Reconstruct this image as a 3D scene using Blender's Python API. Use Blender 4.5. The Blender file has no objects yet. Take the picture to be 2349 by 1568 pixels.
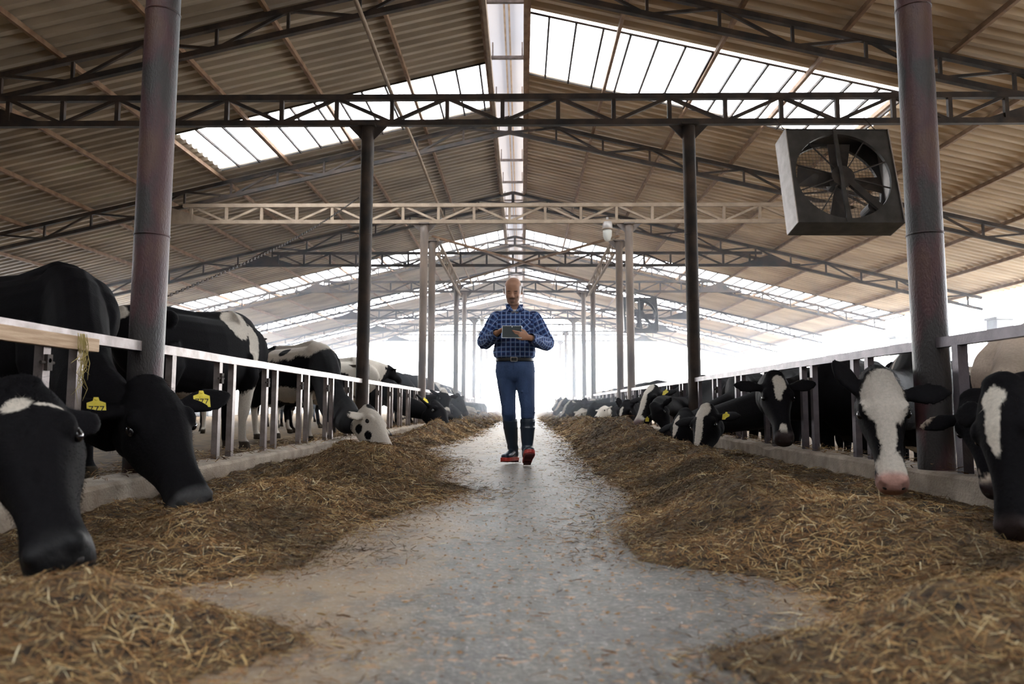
import bpy, math, random
import numpy as np
from mathutils import Vector, Matrix, noise, Quaternion
random.seed(7); rng = np.random.default_rng(7)
S = bpy.context.scene; COL = S.collection
R = math.radians
# ---------------------------------------------------------------- camera, sky, exposure
CF, CPITCH, CYAW, CH = 1673.4, .0874, .0138, .55
cam_d = bpy.data.cameras.new('camera'); cam = bpy.data.objects.new('camera', cam_d); COL.objects.link(cam)
cam_d.sensor_width = 36; cam_d.lens = CF*36/2349; cam_d.clip_start = .05; cam_d.clip_end = 2000
cam.location = (0, 0, CH); cam.rotation_euler = (math.pi/2+CPITCH, -.0016, CYAW)
cam_d.dof.use_dof = True; cam_d.dof.focus_distance = 6.4; cam_d.dof.aperture_fstop = 2.8
S.camera = cam
SKY_BACK, SKY_FRONT, SKY_TOP = 1.5, 38.0, 13.0
w = bpy.data.worlds.new('world'); S.world = w; w.use_nodes = True
# bright overcast sky, far brighter beyond the open end of the barn than behind the camera
_n = w.node_tree.nodes; _l = w.node_tree.links
_g = _n.new('ShaderNodeTexCoord'); _s = _n.new('ShaderNodeSeparateXYZ'); _l.new(_g.outputs['Generated'], _s.inputs[0])
_r = _n.new('ShaderNodeMapRange'); _r.inputs[1].default_value = -.05; _r.inputs[2].default_value = .95; _r.interpolation_type = 'SMOOTHSTEP'; _r.inputs[3].default_value = SKY_BACK; _r.inputs[4].default_value = SKY_FRONT
_l.new(_s.outputs[1], _r.inputs[0])
_z = _n.new('ShaderNodeMapRange'); _z.inputs[1].default_value = .15; _z.inputs[2].default_value = .9; _z.inputs[4].default_value = SKY_TOP; _l.new(_s.outputs[2], _z.inputs[0])
_a = _n.new('ShaderNodeMath'); _l.new(_r.outputs[0], _a.inputs[0]); _l.new(_z.outputs[0], _a.inputs[1]); _l.new(_a.outputs[0], _n['Background'].inputs[1]); _n['Background'].inputs[0].default_value = (.92, .95, 1, 1)
S.view_settings.view_transform = 'Standard'; S.view_settings.look = 'None'
S.view_settings.gamma = 1; S.view_settings.use_curve_mapping = False; S.view_settings.exposure = 0.12
cy = S.cycles; cy.use_denoising = True; cy.max_bounces = 8; cy.diffuse_bounces = 5; cy.volume_bounces = 1
cy.transmission_bounces = 6; cy.transparent_max_bounces = 8; cy.sample_clamp_indirect = 6
cy.volume_step_rate = 4; cy.caustics_reflective = False; cy.caustics_refractive = False

def at(px, py, Y):
    """world point on the plane y=Y seen at photo pixel px,py"""
    m = cam.rotation_euler.to_matrix()
    d = m @ Vector(((px-1174.5)/CF, (784-py)/CF, -1))
    k = Y/d.y
    return Vector((d.x*k, Y, CH+d.z*k))

# ---------------------------------------------------------------- helpers
MATS = {}
def mat(name, c1, c2=None, scale=6, rough=.7, metal=0, bump=0, bscale=40, c3=None, stretch=(1,1,1), detail=6, spec=.5, ramp=(.35,.65), sheen=0):
    m = bpy.data.materials.new(name); m.use_nodes = True; nt = m.node_tree; N = nt.nodes; L = nt.links
    b = N['Principled BSDF']; b.inputs['Roughness'].default_value = rough; b.inputs['Metallic'].default_value = metal
    b.inputs['Specular IOR Level'].default_value = spec
    if sheen: b.inputs['Sheen Weight'].default_value = sheen; b.inputs['Sheen Roughness'].default_value = .4
    b.inputs['Base Color'].default_value = (*c1, 1)
    tc = N.new('ShaderNodeTexCoord'); mp = N.new('ShaderNodeMapping'); mp.inputs['Scale'].default_value = stretch
    L.new(tc.outputs['Object'], mp.inputs[0])
    if c2:
        n = N.new('ShaderNodeTexNoise'); n.inputs['Scale'].default_value = scale; n.inputs['Detail'].default_value = detail
        r = N.new('ShaderNodeValToRGB'); e = r.color_ramp.elements
        e[0].position = ramp[0]; e[0].color = (*c1, 1); e[1].position = ramp[1]; e[1].color = (*c2, 1)
        if c3: x = e.new((ramp[1]+1)/2); x.color = (*c3, 1)
        L.new(mp.outputs[0], n.inputs[0]); L.new(n.outputs[0], r.inputs[0]); L.new(r.outputs[0], b.inputs['Base Color'])
    if bump:
        n2 = N.new('ShaderNodeTexNoise'); n2.inputs['Scale'].default_value = bscale; n2.inputs['Detail'].default_value = 5
        bp = N.new('ShaderNodeBump'); bp.inputs['Strength'].default_value = bump; bp.inputs['Distance'].default_value = .01
        L.new(mp.outputs[0], n2.inputs[0]); L.new(n2.outputs[0], bp.inputs['Height']); L.new(bp.outputs[0], b.inputs['Normal'])
    MATS[name] = m; return m

class MB:
    def __init__(s): s.v = []; s.f = []; s.uv = None
    def add(s, vs, fs):
        k = len(s.v); s.v += [tuple(v) for v in vs]; s.f += [tuple(i+k for i in f) for f in fs]; return s
    def box(s, a, b):
        x0, y0, z0 = a; x1, y1, z1 = b
        return s.add([(x0,y0,z0),(x1,y0,z0),(x1,y1,z0),(x0,y1,z0),(x0,y0,z1),(x1,y0,z1),(x1,y1,z1),(x0,y1,z1)],
              [(0,3,2,1),(4,5,6,7),(0,1,5,4),(1,2,6,5),(2,3,7,6),(3,0,4,7)])
    def bar(s, p, q, wd, ht, up=(0,0,1)):
        p = Vector(p); q = Vector(q); d = (q-p).normalized(); u = Vector(up)
        if abs(d.dot(u)) > .97: u = Vector((0,1,0))
        sd = d.cross(u).normalized(); u = sd.cross(d)
        o = [(-1,-1),(1,-1),(1,1),(-1,1)]
        vs = [c+sd*(a*wd/2)+u*(b*ht/2) for c in (p, q) for a, b in o]
        return s.add(vs, [(0,1,2,3),(7,6,5,4),(0,4,5,1),(1,5,6,2),(2,6,7,3),(3,7,4,0)])
    def tube(s, pts, rad, n=10, cap=True):
        pts = [Vector(p) for p in pts]; rad = rad if hasattr(rad, '__len__') else [rad]*len(pts)
        rings = []; u = None
        for i, p in enumerate(pts):
            d = (pts[min(i+1, len(pts)-1)]-pts[max(i-1, 0)]).normalized()
            if u is None: u = Vector((0,0,1)) if abs(d.z) < .9 else Vector((1,0,0))
            sd = d.cross(u).normalized(); u = sd.cross(d).normalized()
            rings.append([p+(sd*math.cos(t)+u*math.sin(t))*rad[i] for t in [2*math.pi*k/n for k in range(n)]])
        return s.rings(rings, cap)
    def rings(s, rings, cap=True):
        n = len(rings[0]); k = len(s.v)
        for r in rings: s.v += [tuple(p) for p in r]
        for i in range(len(rings)-1):
            for j in range(n):
                a = k+i*n+j; b = k+i*n+(j+1)%n; s.f.append((a, b, b+n, a+n))
        if cap:
            s.f.append(tuple(k+j for j in range(n))[::-1]); s.f.append(tuple(k+(len(rings)-1)*n+j for j in range(n)))
        return s
    def ell(s, c, r, n=14, rot=None):
        c = Vector(c); m = rot or Matrix.Identity(3); rs = []
        for i in range(1, n//2+3):
            th = math.pi*i/(n//2+3)
            rs.append([c+m@Vector((r[0]*math.sin(th)*math.cos(a), r[1]*math.sin(th)*math.sin(a), r[2]*math.cos(th))) for a in [2*math.pi*k/n for k in range(n)]])
        return s.rings(rs)
    def mesh(s, name, m=None, smooth=False):
        me = bpy.data.meshes.new(name); me.from_pydata(s.v, [], s.f)
        if m: me.materials.append(m)
        if smooth: me.shade_smooth()
        me.update(); return me
    def build(s, name, m=None, parent=None, smooth=False, loc=None):
        me = s.mesh(name, m, smooth); o = bpy.data.objects.new(name, me); COL.objects.link(o)
        if parent: o.parent = parent
        if loc: o.location = loc
        return o
def tag(o, label, cat, group=None, kind='thing'):
    o['label'] = label; o['category'] = cat; o['kind'] = kind
    if group: o['group'] = group
    return o
def thing(name, label, cat, loc=(0,0,0), group=None, rz=0):
    o = bpy.data.objects.new(name, None); COL.objects.link(o); o.location = loc; o.rotation_euler.z = rz
    o.empty_display_size = .1
    return tag(o, label, cat, group)
def struct(o): o['kind'] = 'structure'; return o
def bevel(o, w=.004, seg=2):
    m = o.modifiers.new('bevel', 'BEVEL'); m.width = w; m.segments = seg; m.limit_method = 'ANGLE'; return o
def nz(x, y=0, z=0): return noise.noise(Vector((x, y, z)))
ORD = ['first','second','third','fourth','fifth','sixth','seventh','eighth','ninth','tenth','eleventh','twelfth','thirteenth','fourteenth']

# ---------------------------------------------------------------- materials
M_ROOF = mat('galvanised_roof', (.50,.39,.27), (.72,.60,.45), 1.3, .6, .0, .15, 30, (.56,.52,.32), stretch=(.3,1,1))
M_ROOFL = mat('shade_darkened_grey_roof', (.27,.22,.17), (.47,.40,.31), 1.3, .65, .0, .15, 30, (.33,.33,.21), stretch=(.3,1,1))  # left sheets' own greyer tone, with that slope's shade darkened into it
M_RUST = mat('rusty_purlin_steel', (.16,.085,.045), (.27,.17,.10), 5, .75, 0, .3, 60)
M_STEEL = mat('dark_truss_steel', (.018,.016,.016), (.060,.040,.030), 4, .75, 0, .3, 60)
M_TAN = mat('pale_tan_steel', (.24,.18,.13), (.34,.26,.19), 5, .85, 0, .4, 50)
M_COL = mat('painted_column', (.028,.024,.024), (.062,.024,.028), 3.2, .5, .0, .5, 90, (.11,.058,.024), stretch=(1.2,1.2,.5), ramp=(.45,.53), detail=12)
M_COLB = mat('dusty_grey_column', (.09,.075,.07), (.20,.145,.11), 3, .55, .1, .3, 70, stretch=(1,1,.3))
M_GALV = mat('galvanised_rail', (.17,.14,.13), (.30,.26,.25), 9, .42, .4, .2, 90)
M_GALVD = mat('dull_rail', (.105,.092,.105), (.185,.16,.175), 7, .45, .4, .2, 90)
M_CONC = mat('curb_concrete', (.33,.27,.21), (.50,.43,.35), 7, .9, 0, .8, 70)
M_DARKW = mat('dark_light_blocker', (.05,.045,.04), (.10,.085,.07), 4, .9, 0, .3, 30)  # dark surface of the walls added to block light
M_PILLAR = mat('pale_pillar_concrete', (.22,.22,.21), (.30,.30,.29), 3, .9, 0, .4, 30)
M_WOOD = mat('timber', (.38,.25,.15), (.58,.42,.28), 4, .7, 0, .4, 40, stretch=(14,1,14))
M_GRAVEL = mat('pale_yard', (.36,.34,.31), (.44,.42,.38), .8, .95)
M_MUCK = mat('barn_bedding', (.05,.033,.02), (.15,.10,.05), 6, .95, 0, 1, 25, spec=.05)

def floor_material():
    m = bpy.data.materials.new('worn_concrete'); m.use_nodes = True; nt = m.node_tree; N = nt.nodes; L = nt.links
    b = N['Principled BSDF']; tc = N.new('ShaderNodeTexCoord'); sx = N.new('ShaderNodeSeparateXYZ')
    L.new(tc.outputs['Object'], sx.inputs[0])
    def tex(sc, det=6, rough=.6):
        n = N.new('ShaderNodeTexNoise'); n.inputs['Scale'].default_value = sc; n.inputs['Detail'].default_value = det
        n.inputs['Roughness'].default_value = rough; L.new(tc.outputs['Object'], n.inputs[0]); return n.outputs[0]
    def math_(op, a, bb, c=None):
        n = N.new('ShaderNodeMath'); n.operation = op
        for i, x in enumerate((a, bb, c)):
            if x is None: continue
            if isinstance(x, (int, float)): n.inputs[i].default_value = x
            else: L.new(x, n.inputs[i])
        return n.outputs[0]
    def ramp(src, stops):
        r = N.new('ShaderNodeValToRGB'); e = r.color_ramp.elements
        e[0].position, e[0].color = stops[0][0], (*stops[0][1], 1); e[1].position, e[1].color = stops[-1][0], (*stops[-1][1], 1)
        for p, c in stops[1:-1]: x = e.new(p); x.color = (*c, 1)
        L.new(src, r.inputs[0]); return r.outputs[0]
    def mix(f, a, bb, mode='MIX'):
        n = N.new('ShaderNodeMix'); n.data_type = 'RGBA'; n.blend_type = mode
        for i, x in ((0, f), (6, a), (7, bb)):
            if isinstance(x, (int, float)): n.inputs[i].default_value = x
            elif isinstance(x, tuple): n.inputs[i].default_value = (*x, 1)
            else: L.new(x, n.inputs[i])
        return n.outputs[2]
    big = tex(1.1); med = tex(5); fine = tex(60, 4)
    # distance from the worn middle of the alley, wobbled
    ax = math_('ABSOLUTE', math_('ADD', sx.outputs[0], -.2), None)
    edge = math_('ADD', ax, math_('MULTIPLY', math_('SUBTRACT', big, .5), .9))
    edge = math_('ADD', edge, math_('MULTIPLY', math_('SUBTRACT', med, .5), .35))
    asphalt = ramp(math_('ADD', math_('MULTIPLY', med, .6), math_('MULTIPLY', tex(14, 5), .4)), [(.36, (.040,.037,.033)), (.5, (.095,.088,.078)), (.62, (.17,.158,.14))])
    tan = ramp(med, [(.3, (.15,.10,.060)), (.55, (.26,.185,.115)), (.8, (.34,.26,.175))])
    # far part of the alley floor blends to a paler grey
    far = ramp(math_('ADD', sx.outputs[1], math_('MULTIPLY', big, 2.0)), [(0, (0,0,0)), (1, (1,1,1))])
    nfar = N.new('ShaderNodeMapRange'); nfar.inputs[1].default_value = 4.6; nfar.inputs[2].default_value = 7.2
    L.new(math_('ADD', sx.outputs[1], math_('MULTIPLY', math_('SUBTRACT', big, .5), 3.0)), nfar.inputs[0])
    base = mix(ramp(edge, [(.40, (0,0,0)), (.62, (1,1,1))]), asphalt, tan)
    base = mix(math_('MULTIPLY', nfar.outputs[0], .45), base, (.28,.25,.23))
    base = mix(ramp(fine, [(.52, (0,0,0)), (.62, (.35,.35,.35))]), base, (.36,.33,.30))
    base = mix(ramp(tex(26, 2), [(.60, (0,0,0)), (.65, (.75,.75,.75))]), base, (.34,.19,.09))
    stain = ramp(tex(3.1, 6), [(.54, (0,0,0)), (.66, (.6,.6,.6))]); base = mix(stain, base, (.05,.048,.046))
    v = N.new('ShaderNodeTexVoronoi'); v.inputs['Scale'].default_value = 34; L.new(tc.outputs['Object'], v.inputs[0])
    spk = ramp(v.outputs['Distance'], [(.0, (1,1,1)), (.11, (0,0,0))])
    base = mix(math_('MULTIPLY', spk, math_('GREATER_THAN', tex(9, 2), .56)), base, (.75,.74,.70))
    L.new(base, b.inputs['Base Color'])
    rr = N.new('ShaderNodeMapRange'); rr.inputs[3].default_value = .38; rr.inputs[4].default_value = .75
    L.new(med, rr.inputs[0]); L.new(rr.outputs[0], b.inputs['Roughness'])
    bp = N.new('ShaderNodeBump'); bp.inputs['Strength'].default_value = .5; bp.inputs['Distance'].default_value = .008
    L.new(math_('ADD', fine, math_('MULTIPLY', med, 2.0)), bp.inputs['Height']); L.new(bp.outputs[0], b.inputs['Normal'])
    return m
M_FLOOR = floor_material()

def translucent(name, col, trans=.6):
    m = bpy.data.materials.new(name); m.use_nodes = True; nt = m.node_tree; N = nt.nodes; L = nt.links
    for n in list(N): N.remove(n)
    o = N.new('ShaderNodeOutputMaterial'); a = N.new('ShaderNodeBsdfTranslucent'); d = N.new('ShaderNodeBsdfDiffuse')
    x = N.new('ShaderNodeMixShader'); x.inputs[0].default_value = trans
    a.inputs[0].default_value = (*col, 1); d.inputs[0].default_value = (*col, 1)
    L.new(d.outputs[0], x.inputs[1]); L.new(a.outputs[0], x.inputs[2]); L.new(x.outputs[0], o.inputs[0]); return m
M_SKYL = translucent('translucent_sheet', (.95,.96,.95), .75)
M_RIDGE = translucent('weathered_translucent_ridge', (.36,.36,.39), .05)

# ---------------------------------------------------------------- dimensions of the barn
XC = -.3; XL, XR = -2.37, 2.54; Y0, LB = 4.55, 6.22; YN = [Y0+LB*n for n in range(9)]
SL = .232; Z_APEX = 7.62; EAVE = 15.3; YB, YE = -9.5, 53.0
def zroof(x): return Z_APEX-SL*abs(x-XC)

# ---------------------------------------------------------------- floor, ground, curbs
def grid_sheet(name, x0, x1, y0, y1, z, m):
    return struct(MB().add([(x0,y0,z),(x1,y0,z),(x1,y1,z),(x0,y1,z)], [(0,1,2,3)]).build(name, m))
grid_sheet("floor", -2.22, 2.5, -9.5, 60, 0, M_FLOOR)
struct(MB().box((-16.5, YB, -.3), (-2.22, 60, .02)).build('floor_pen_left', M_MUCK))
struct(MB().box((2.70, YB, -.6), (16.5, 60, -.33)).build("floor_pen_right", M_MUCK))
grid_sheet('ground_outside', -400, 400, -60, 900, -.61, M_GRAVEL)
def curb(side, name):
    m = MB(); xf, xb = (-2.17, -2.45) if side < 0 else (2.42, 2.74); top = .14 if side < 0 else .17
    ys = np.arange(-3, 50, .12); rings = []
    for y in ys:
        c = .012*nz(y*2.1, side)+.010*nz(y*6, side*3); d = max(0, nz(y*1.3, 5*side)-.35)*.09
        t = top+.6*c-d
        pts = [(xf+c*side, y, -.02), (xf+c*side, y, t-.02), (xf+side*(.015+d*.6), y, t), (xb, y, top), (xb, y, -.34 if side > 0 else -.02)]
        rings.append(pts)
    m.rings(rings); o = m.build(name, M_CONC); struct(o); return o
curb(-1, 'trim_1'); curb(1, 'trim_2')

# ---------------------------------------------------------------- roof sheets, skylights, ridge
def corrugated(name, x0, x1, y0, y1, m, kind='structure', pitch=.265, amp=.040, dz=0):
    """sheet whose corrugations run down the slope; profile repeats along y"""
    prof = [(0,0),(.28,0),(.46,1),(.76,1),(.94,0),(1,0)]
    f = lambda y: float(np.interp((y/pitch) % 1, [p[0] for p in prof], [p[1] for p in prof]))
    ys = [y0, y1]+[(k+p[0])*pitch for k in range(math.floor(y0/pitch), math.ceil(y1/pitch)) for p in prof[:-1]]
    ys = sorted({round(y, 5) for y in ys if y0 <= y <= y1}); zs = [f(y)*amp*2 for y in ys]
    mb = MB(); n = len(ys); xs = (x0, x1)
    for x in xs:
        for y, z in zip(ys, zs): mb.v.append((x, y, zroof(x)+z+dz))
    for j in range(n-1): mb.f.append((j, j+1, n+j+1, n+j))
    o = mb.build(name, m); o['kind'] = kind; return o
RL, RR = -.66, .06        # edges of the ridge opening
LE, RE = -EAVE, 14.9
# left slope: opaque runs and translucent runs
wn = [0]
def skylight(x0, x1, y0, y1):
    wn[0] += 1
    o = corrugated('window_%d' % wn[0], x0, x1, y0, y1, M_SKYL)
    b = MB(); xs = np.arange(min(x0,x1)+.42, max(x0,x1), .48)
    for x in xs: b.bar((x, y0, zroof(x)-.02), (x, y1, zroof(x)-.02), .038, .05)
    b.bar((x0, y0, zroof(x0)-.01), (x1, y0, zroof(x1)-.01), .03, .03); b.bar((x0, y1, zroof(x0)-.01), (x1, y1, zroof(x1)-.01), .03, .03)
    b.build('window_frame', M_STEEL, o)
SX = 6.95
def slope(xr, xe, sx, bands):
    """opaque strips with openings for the skylight bands (first one narrow, others full width)"""
    y = YB
    nm = 'ceiling_left' if xe < 0 else 'ceiling_right'
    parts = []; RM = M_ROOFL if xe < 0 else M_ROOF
    for (a, b, narrow) in bands:
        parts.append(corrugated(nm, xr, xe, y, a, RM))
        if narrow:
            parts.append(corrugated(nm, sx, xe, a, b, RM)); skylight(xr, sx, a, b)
        else: skylight(xr, xe, a, b)
        y = b
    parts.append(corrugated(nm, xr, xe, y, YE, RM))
slope(RL, LE, -SX-.1, [(-3.6, -1.0, 1), (14.3, 16.6, 1), (28.4, 31.0, 0), (36.6, 39.2, 0), (44.0, 46.6, 0)])  # first band is unseen, added behind the camera to light the foreground
slope(RR, RE, SX-.15, [(-3.6, -1.0, 1), (12.4, 14.8, 1), (28.4, 31.0, 0), (36.6, 39.2, 0), (44.0, 46.6, 0)])  # its unseen first band is likewise added for foreground light
# raised ridge vent: upstand boards, cross bars and a translucent cap
rg = struct(bpy.data.objects.new('ceiling_ridge', None)); COL.objects.link(rg)
m = MB(); zc = Z_APEX+.42
n = int((YE-YB)/.12)
for s_, xe in ((0, RL-.28), (1, RR+.28)):
    m.add([(XC, YB, zc), (xe, YB, zc-.16), (xe, YE, zc-.16), (XC, YE, zc)], [(0,1,2,3)])
m.build('ridge_cap', M_RIDGE, rg)
m = MB().bar((XC-.04, YB, zc-.05), (XC-.04, YE, zc-.05), .035, .05).bar((XC+.05, YB, zc-.05), (XC+.05, YE, zc-.05), .035, .05)
m.build('ridge_bar', M_TAN, rg)
for xe, mm in ((RL, M_CONC), (RR, M_STEEL)):
    MB().box((xe-.035, YB, zroof(xe)-.14), (xe+.035, YE, zroof(xe)+.10)).build('ridge_upstand', M_RUST if xe > 0 else M_TAN, rg)
for i in range(30):
    y = YB+1+i*2.07
    mm = MB().bar((RL, y, Z_APEX-.02), (RR, y, Z_APEX-.02), .06, .06)
    for xx in (RL+.06, RR-.06): mm.bar((xx, y, Z_APEX-.02), (xx, y, zc-.12), .03, .03)
    mm.build('ridge_spacer', M_GALV, rg)

# purlins
PX = [.42, 2.0, 3.7, 5.3, 6.9, 8.5, 10.1, 11.7, 13.3, 14.75]
for sd in (-1, 1):
    for i, dx in enumerate(PX):
        x = XC+sd*dx; z = zroof(x)-.045
        mm = MB()
        for k in range(9):
            ya = YB+k*(YE-YB)/9; yb = YB+(k+1)*(YE-YB)/9
            mm.bar((x+.01*nz(k, i), ya, z+.01*nz(i, k)), (x+.01*nz(k+1, i), yb, z+.01*nz(i, k+1)), .06, .085)
        o = mm.build('roof_purlin', M_RUST); o.location = (0,0,0)
        tag(o, '%s rusty brown purlin down from the ridge along the %s roof slope' % (ORD[i], 'left' if sd < 0 else 'right'), 'purlin',
            'purlins under the %s roof slope' % ('left' if sd < 0 else 'right'))

# ---------------------------------------------------------------- trusses
def member(t, name, p, q, w_, m_):
    return MB().bar(p, q, w_, w_).build(name, m_, t)
def gusset(t, pts, y, m_):
    vs = [(x, y-.008, z) for x, z in pts]+[(x, y+.008, z) for x, z in pts]; n = len(pts)
    MB().add(vs, [tuple(range(n))[::-1], tuple(range(n, 2*n))]+[(i, (i+1)%n, n+(i+1)%n, n+i) for i in range(n)]).build('gusset_plate', m_, t)
WH = ['across the nearest pair of round columns', 'across the second column pair', 'at the edge of the wide skylight band', 'behind the wide skylight band',
      'across the far columns', 'near the far end', 'just before the open end', 'at the open far end']
def rafter_truss(n_, label, m_=M_STEEL):
    y = YN[n_]+.12; t = thing('rafter_truss', label, 'roof truss', (0,0,0), 'rafter trusses under the corrugated roof')
    top = lambda x: zroof(x)-.13; bot = lambda x: top(x)-.36
    near = n_ <= 4
    for xe in (LE+.2, RE-.2):
        nm = (('top_chord', top, .085), ('bottom_chord', bot, .085))
        for a, f, w_ in nm: MB().bar((XC, y, f(XC)), (xe, y, f(xe)), w_, w_).build(a, m_, t)
        MB().bar((XC, y, top(XC)), (XC, y, bot(XC)), .09, .09).build('king_post', m_, t) if xe < 0 else None
        sg = -1 if xe < XC else 1; k = 1; d = 1.12
        while k*d < abs(xe-XC):
            x = XC+sg*k*d; xp = XC+sg*(k-1)*d
            MB().bar((x, y, top(x)), (x, y, bot(x)), .045, .045).build('web_post', m_, t)
            a, b = ((xp, bot(xp)), (x, top(x))) if k % 2 else ((xp, top(xp)), (x, bot(x)))
            MB().bar((a[0], y, a[1]), (b[0], y, b[1]), .045, .045).build('diagonal_brace', m_, t)
            k += 1
    return t
def tie_truss(n_, label, m_, z0=4.82, xl=-8.1, xr=7.7):
    y = YN[n_]; z1 = z0+.40; t = thing('tie_truss', label, 'roof truss', (0,0,0), 'level lattice beams between the columns')
    MB().bar((xl, y, z1+.04), (xr, y, z1+.04), .085, .085).build('top_chord', m_, t)
    MB().bar((xl-1.2, y, z0+.04), (xr+1.2, y, z0+.04), .085, .085).build('bottom_chord', m_, t)
    d = .845
    for k in range(-9, 10):
        x = XC+k*d
        if xl < x < xr: MB().bar((x, y, z0), (x, y, z1), .06, .06).build('web_post', m_, t)
        if k < 9 and xl < x and x+d < xr:
            a, b = (z0+.05, z1+.03) if k % 2 == 0 else (z1+.03, z0+.05)
            MB().bar((x, y, a), (x+d, y, b), .05, .05).build('diagonal_brace', m_, t)
    for sg, xe in ((-1, xl), (1, xr)):
        gusset(t, [(xe-sg*.9, z0+.02), (xe+sg*1.2, z0-.02), (xe+sg*.3, z1)], y, m_)
    return t
RT = ['near the top edge, in front of the skylights', 'with its king post behind the second lattice beam', 'just behind the tan lattice beam', 'crossing the bright full-width skylight band',
      'directly above the walking man', 'second beyond the man', 'hazy, third beyond the man', 'faint, nearest the open end']
for n_ in range(0, 8):
    if n_ == 0: rafter_truss(0, 'pitched dark steel rafter truss overhead between the two nearest columns')
    else: rafter_truss(n_, 'pitched dark steel rafter truss '+RT[n_-1])
TT = [None, 'dark level lattice beam above the large box fan', 'pale tan level lattice beam, second from the camera', 'dark level lattice beam crossing above the sloping side trusses',
      'dark level lattice beam just above the head of the man', 'thin level lattice beam behind the head of the man', 'hazy level lattice beam second beyond the man', 'faint level lattice beam at the open end']
ZT = [4.85, 4.80, 4.86, 5.02, 5.15, 4.80, 4.80, 4.80]
for n_ in range(0, 8):
    if n_ == 0: continue
    tie_truss(n_, TT[n_], M_TAN if n_ == 2 else M_STEEL, ZT[n_])  # skylight falling on the second beam is put into its paler, dusty steel

# ---------------------------------------------------------------- columns
def column(x, y, z1, r, m_, label, lean=(0,0), group='round steel columns beside the feed alley'):
    t = thing('steel_column', label, 'column', (x, y, 0), group)
    zs = [0, .4, 1.2, 2.1, 3.2, z1]
    rs = []
    for z in np.linspace(0, z1, 24):
        rs.append([((lean[0]*z/z1)+r*math.cos(a), (lean[1]*z/z1)+r*math.sin(a), z) for a in [2*math.pi*k/28 for k in range(28)]])
    MB().rings(rs).build('post', m_, t, True)
    for z in (1.62 if r > .1 else 2.1, 3.1):
        b = MB(); b.rings([[(lean[0]*zz/z1+(r+.004)*math.cos(a), lean[1]*zz/z1+(r+.004)*math.sin(a), zz) for a in [2*math.pi*k/28 for k in range(28)]] for zz in (z, z+.012)])
        b.build('weld_seam', m_, t, True)
    c = MB().box((lean[0]-r-.03, lean[1]-r-.03, z1-.03), (lean[0]+r+.03, lean[1]+r+.03, z1))
    for sg in (-1, 1): c.add([(lean[0]+sg*r, -.01, z1-.22), (lean[0]+sg*(r+.2), -.01, z1-.01), (lean[0]+sg*r, -.01, z1-.01), (lean[0]+sg*r, .01, z1-.22), (lean[0]+sg*(r+.2), .01, z1-.01), (lean[0]+sg*r, .01, z1-.01)], [(0,1,2),(3,5,4),(0,3,4,1),(1,4,5,2),(2,5,3,0)])
    c.build('cap_plate', m_, t)
    MB().box((-r-.04, -r-.04, 0), (r+.04, r+.04, .03)).build('base_plate', m_, t)
    return t
for sd, XX, nm in ((-1, XL, 'left'), (1, XR, 'right')):
    for n_ in range(0, 8):
        if n_ == 3: continue
        if n_ == 0: lab = 'thick red-brown round column %s' % ('behind the two black cows at the left' if sd < 0 else 'between the white-faced cow and the tan-flanked cow')
        else: lab = '%s round steel column along the %s feed rail, counted from the camera' % (ORD[n_ if n_ < 3 else n_-1+(1 if n_ > 3 else 0)], nm)
        x = XX+{(-1,0):-.0,(-1,2):.03,(1,4):-.03}.get((sd,n_),0)
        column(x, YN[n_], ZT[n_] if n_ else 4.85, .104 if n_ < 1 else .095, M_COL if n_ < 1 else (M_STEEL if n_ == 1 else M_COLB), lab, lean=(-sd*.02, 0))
    for j, yy in enumerate((18.9, 26.0)):
        column(XX, yy, 4.88, .095, M_COLB, '%s column of the %s feed rail carrying the %s end of a side truss' % ('brownish' , nm, ('near', 'far')[j]))
    # side truss over the missing column
    t = thing('side_truss', 'dusty lattice side truss running lengthwise above the %s feed rail' % nm, 'roof truss', (0,0,0), 'lengthwise trusses over the missing columns')
    ya, yb, z0, z1 = 18.9, 26.0, 4.90, 5.30
    z0 = 4.52; z1 = 4.92; x = XX-sd*.14
    MB().bar((x, ya, z1), (x, yb, z1), .06, .06).build('top_chord', M_TAN, t); MB().bar((x, ya, z0), (x, yb, z0), .06, .06).build('bottom_chord', M_TAN, t)
    k = 14
    for i in range(k):
        y1_, y2_ = ya+(yb-ya)*i/k, ya+(yb-ya)*(i+1)/k
        a, b = (z0, z1) if i % 2 else (z1, z0)
        MB().bar((x, y1_, a), (x, y2_, b), .03, .03).build('diagonal_brace', M_TAN, t)
for sg, lab in ((1, 'long diagonal roof brace from the left near side-truss column'), (-1, 'long diagonal roof brace from the right near side-truss column')):
    a = (XL if sg > 0 else XR, 18.9, 5.0); b = (XR if sg > 0 else XL, 26.0, 5.0)
    tag(MB().bar(a, b, .06, .06).build('cross_brace', M_RUST), lab, 'brace', 'crossed braces between the side trusses')
# pole lying lengthwise on the lattice beams, water pipe look
pts = [(-2.05+.06*nz(y*.4), y, (5.46 if y > 8 else 5.5)+.05*nz(y*.3, 3)) for y in np.arange(-2, 30, .8)]
tag(MB().tube(pts, .032, 8).build('water_pipe', M_TAN, smooth=True), 'long thin rusty pipe lying lengthwise over the lattice beams left of the ridge', 'pipe')

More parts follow.
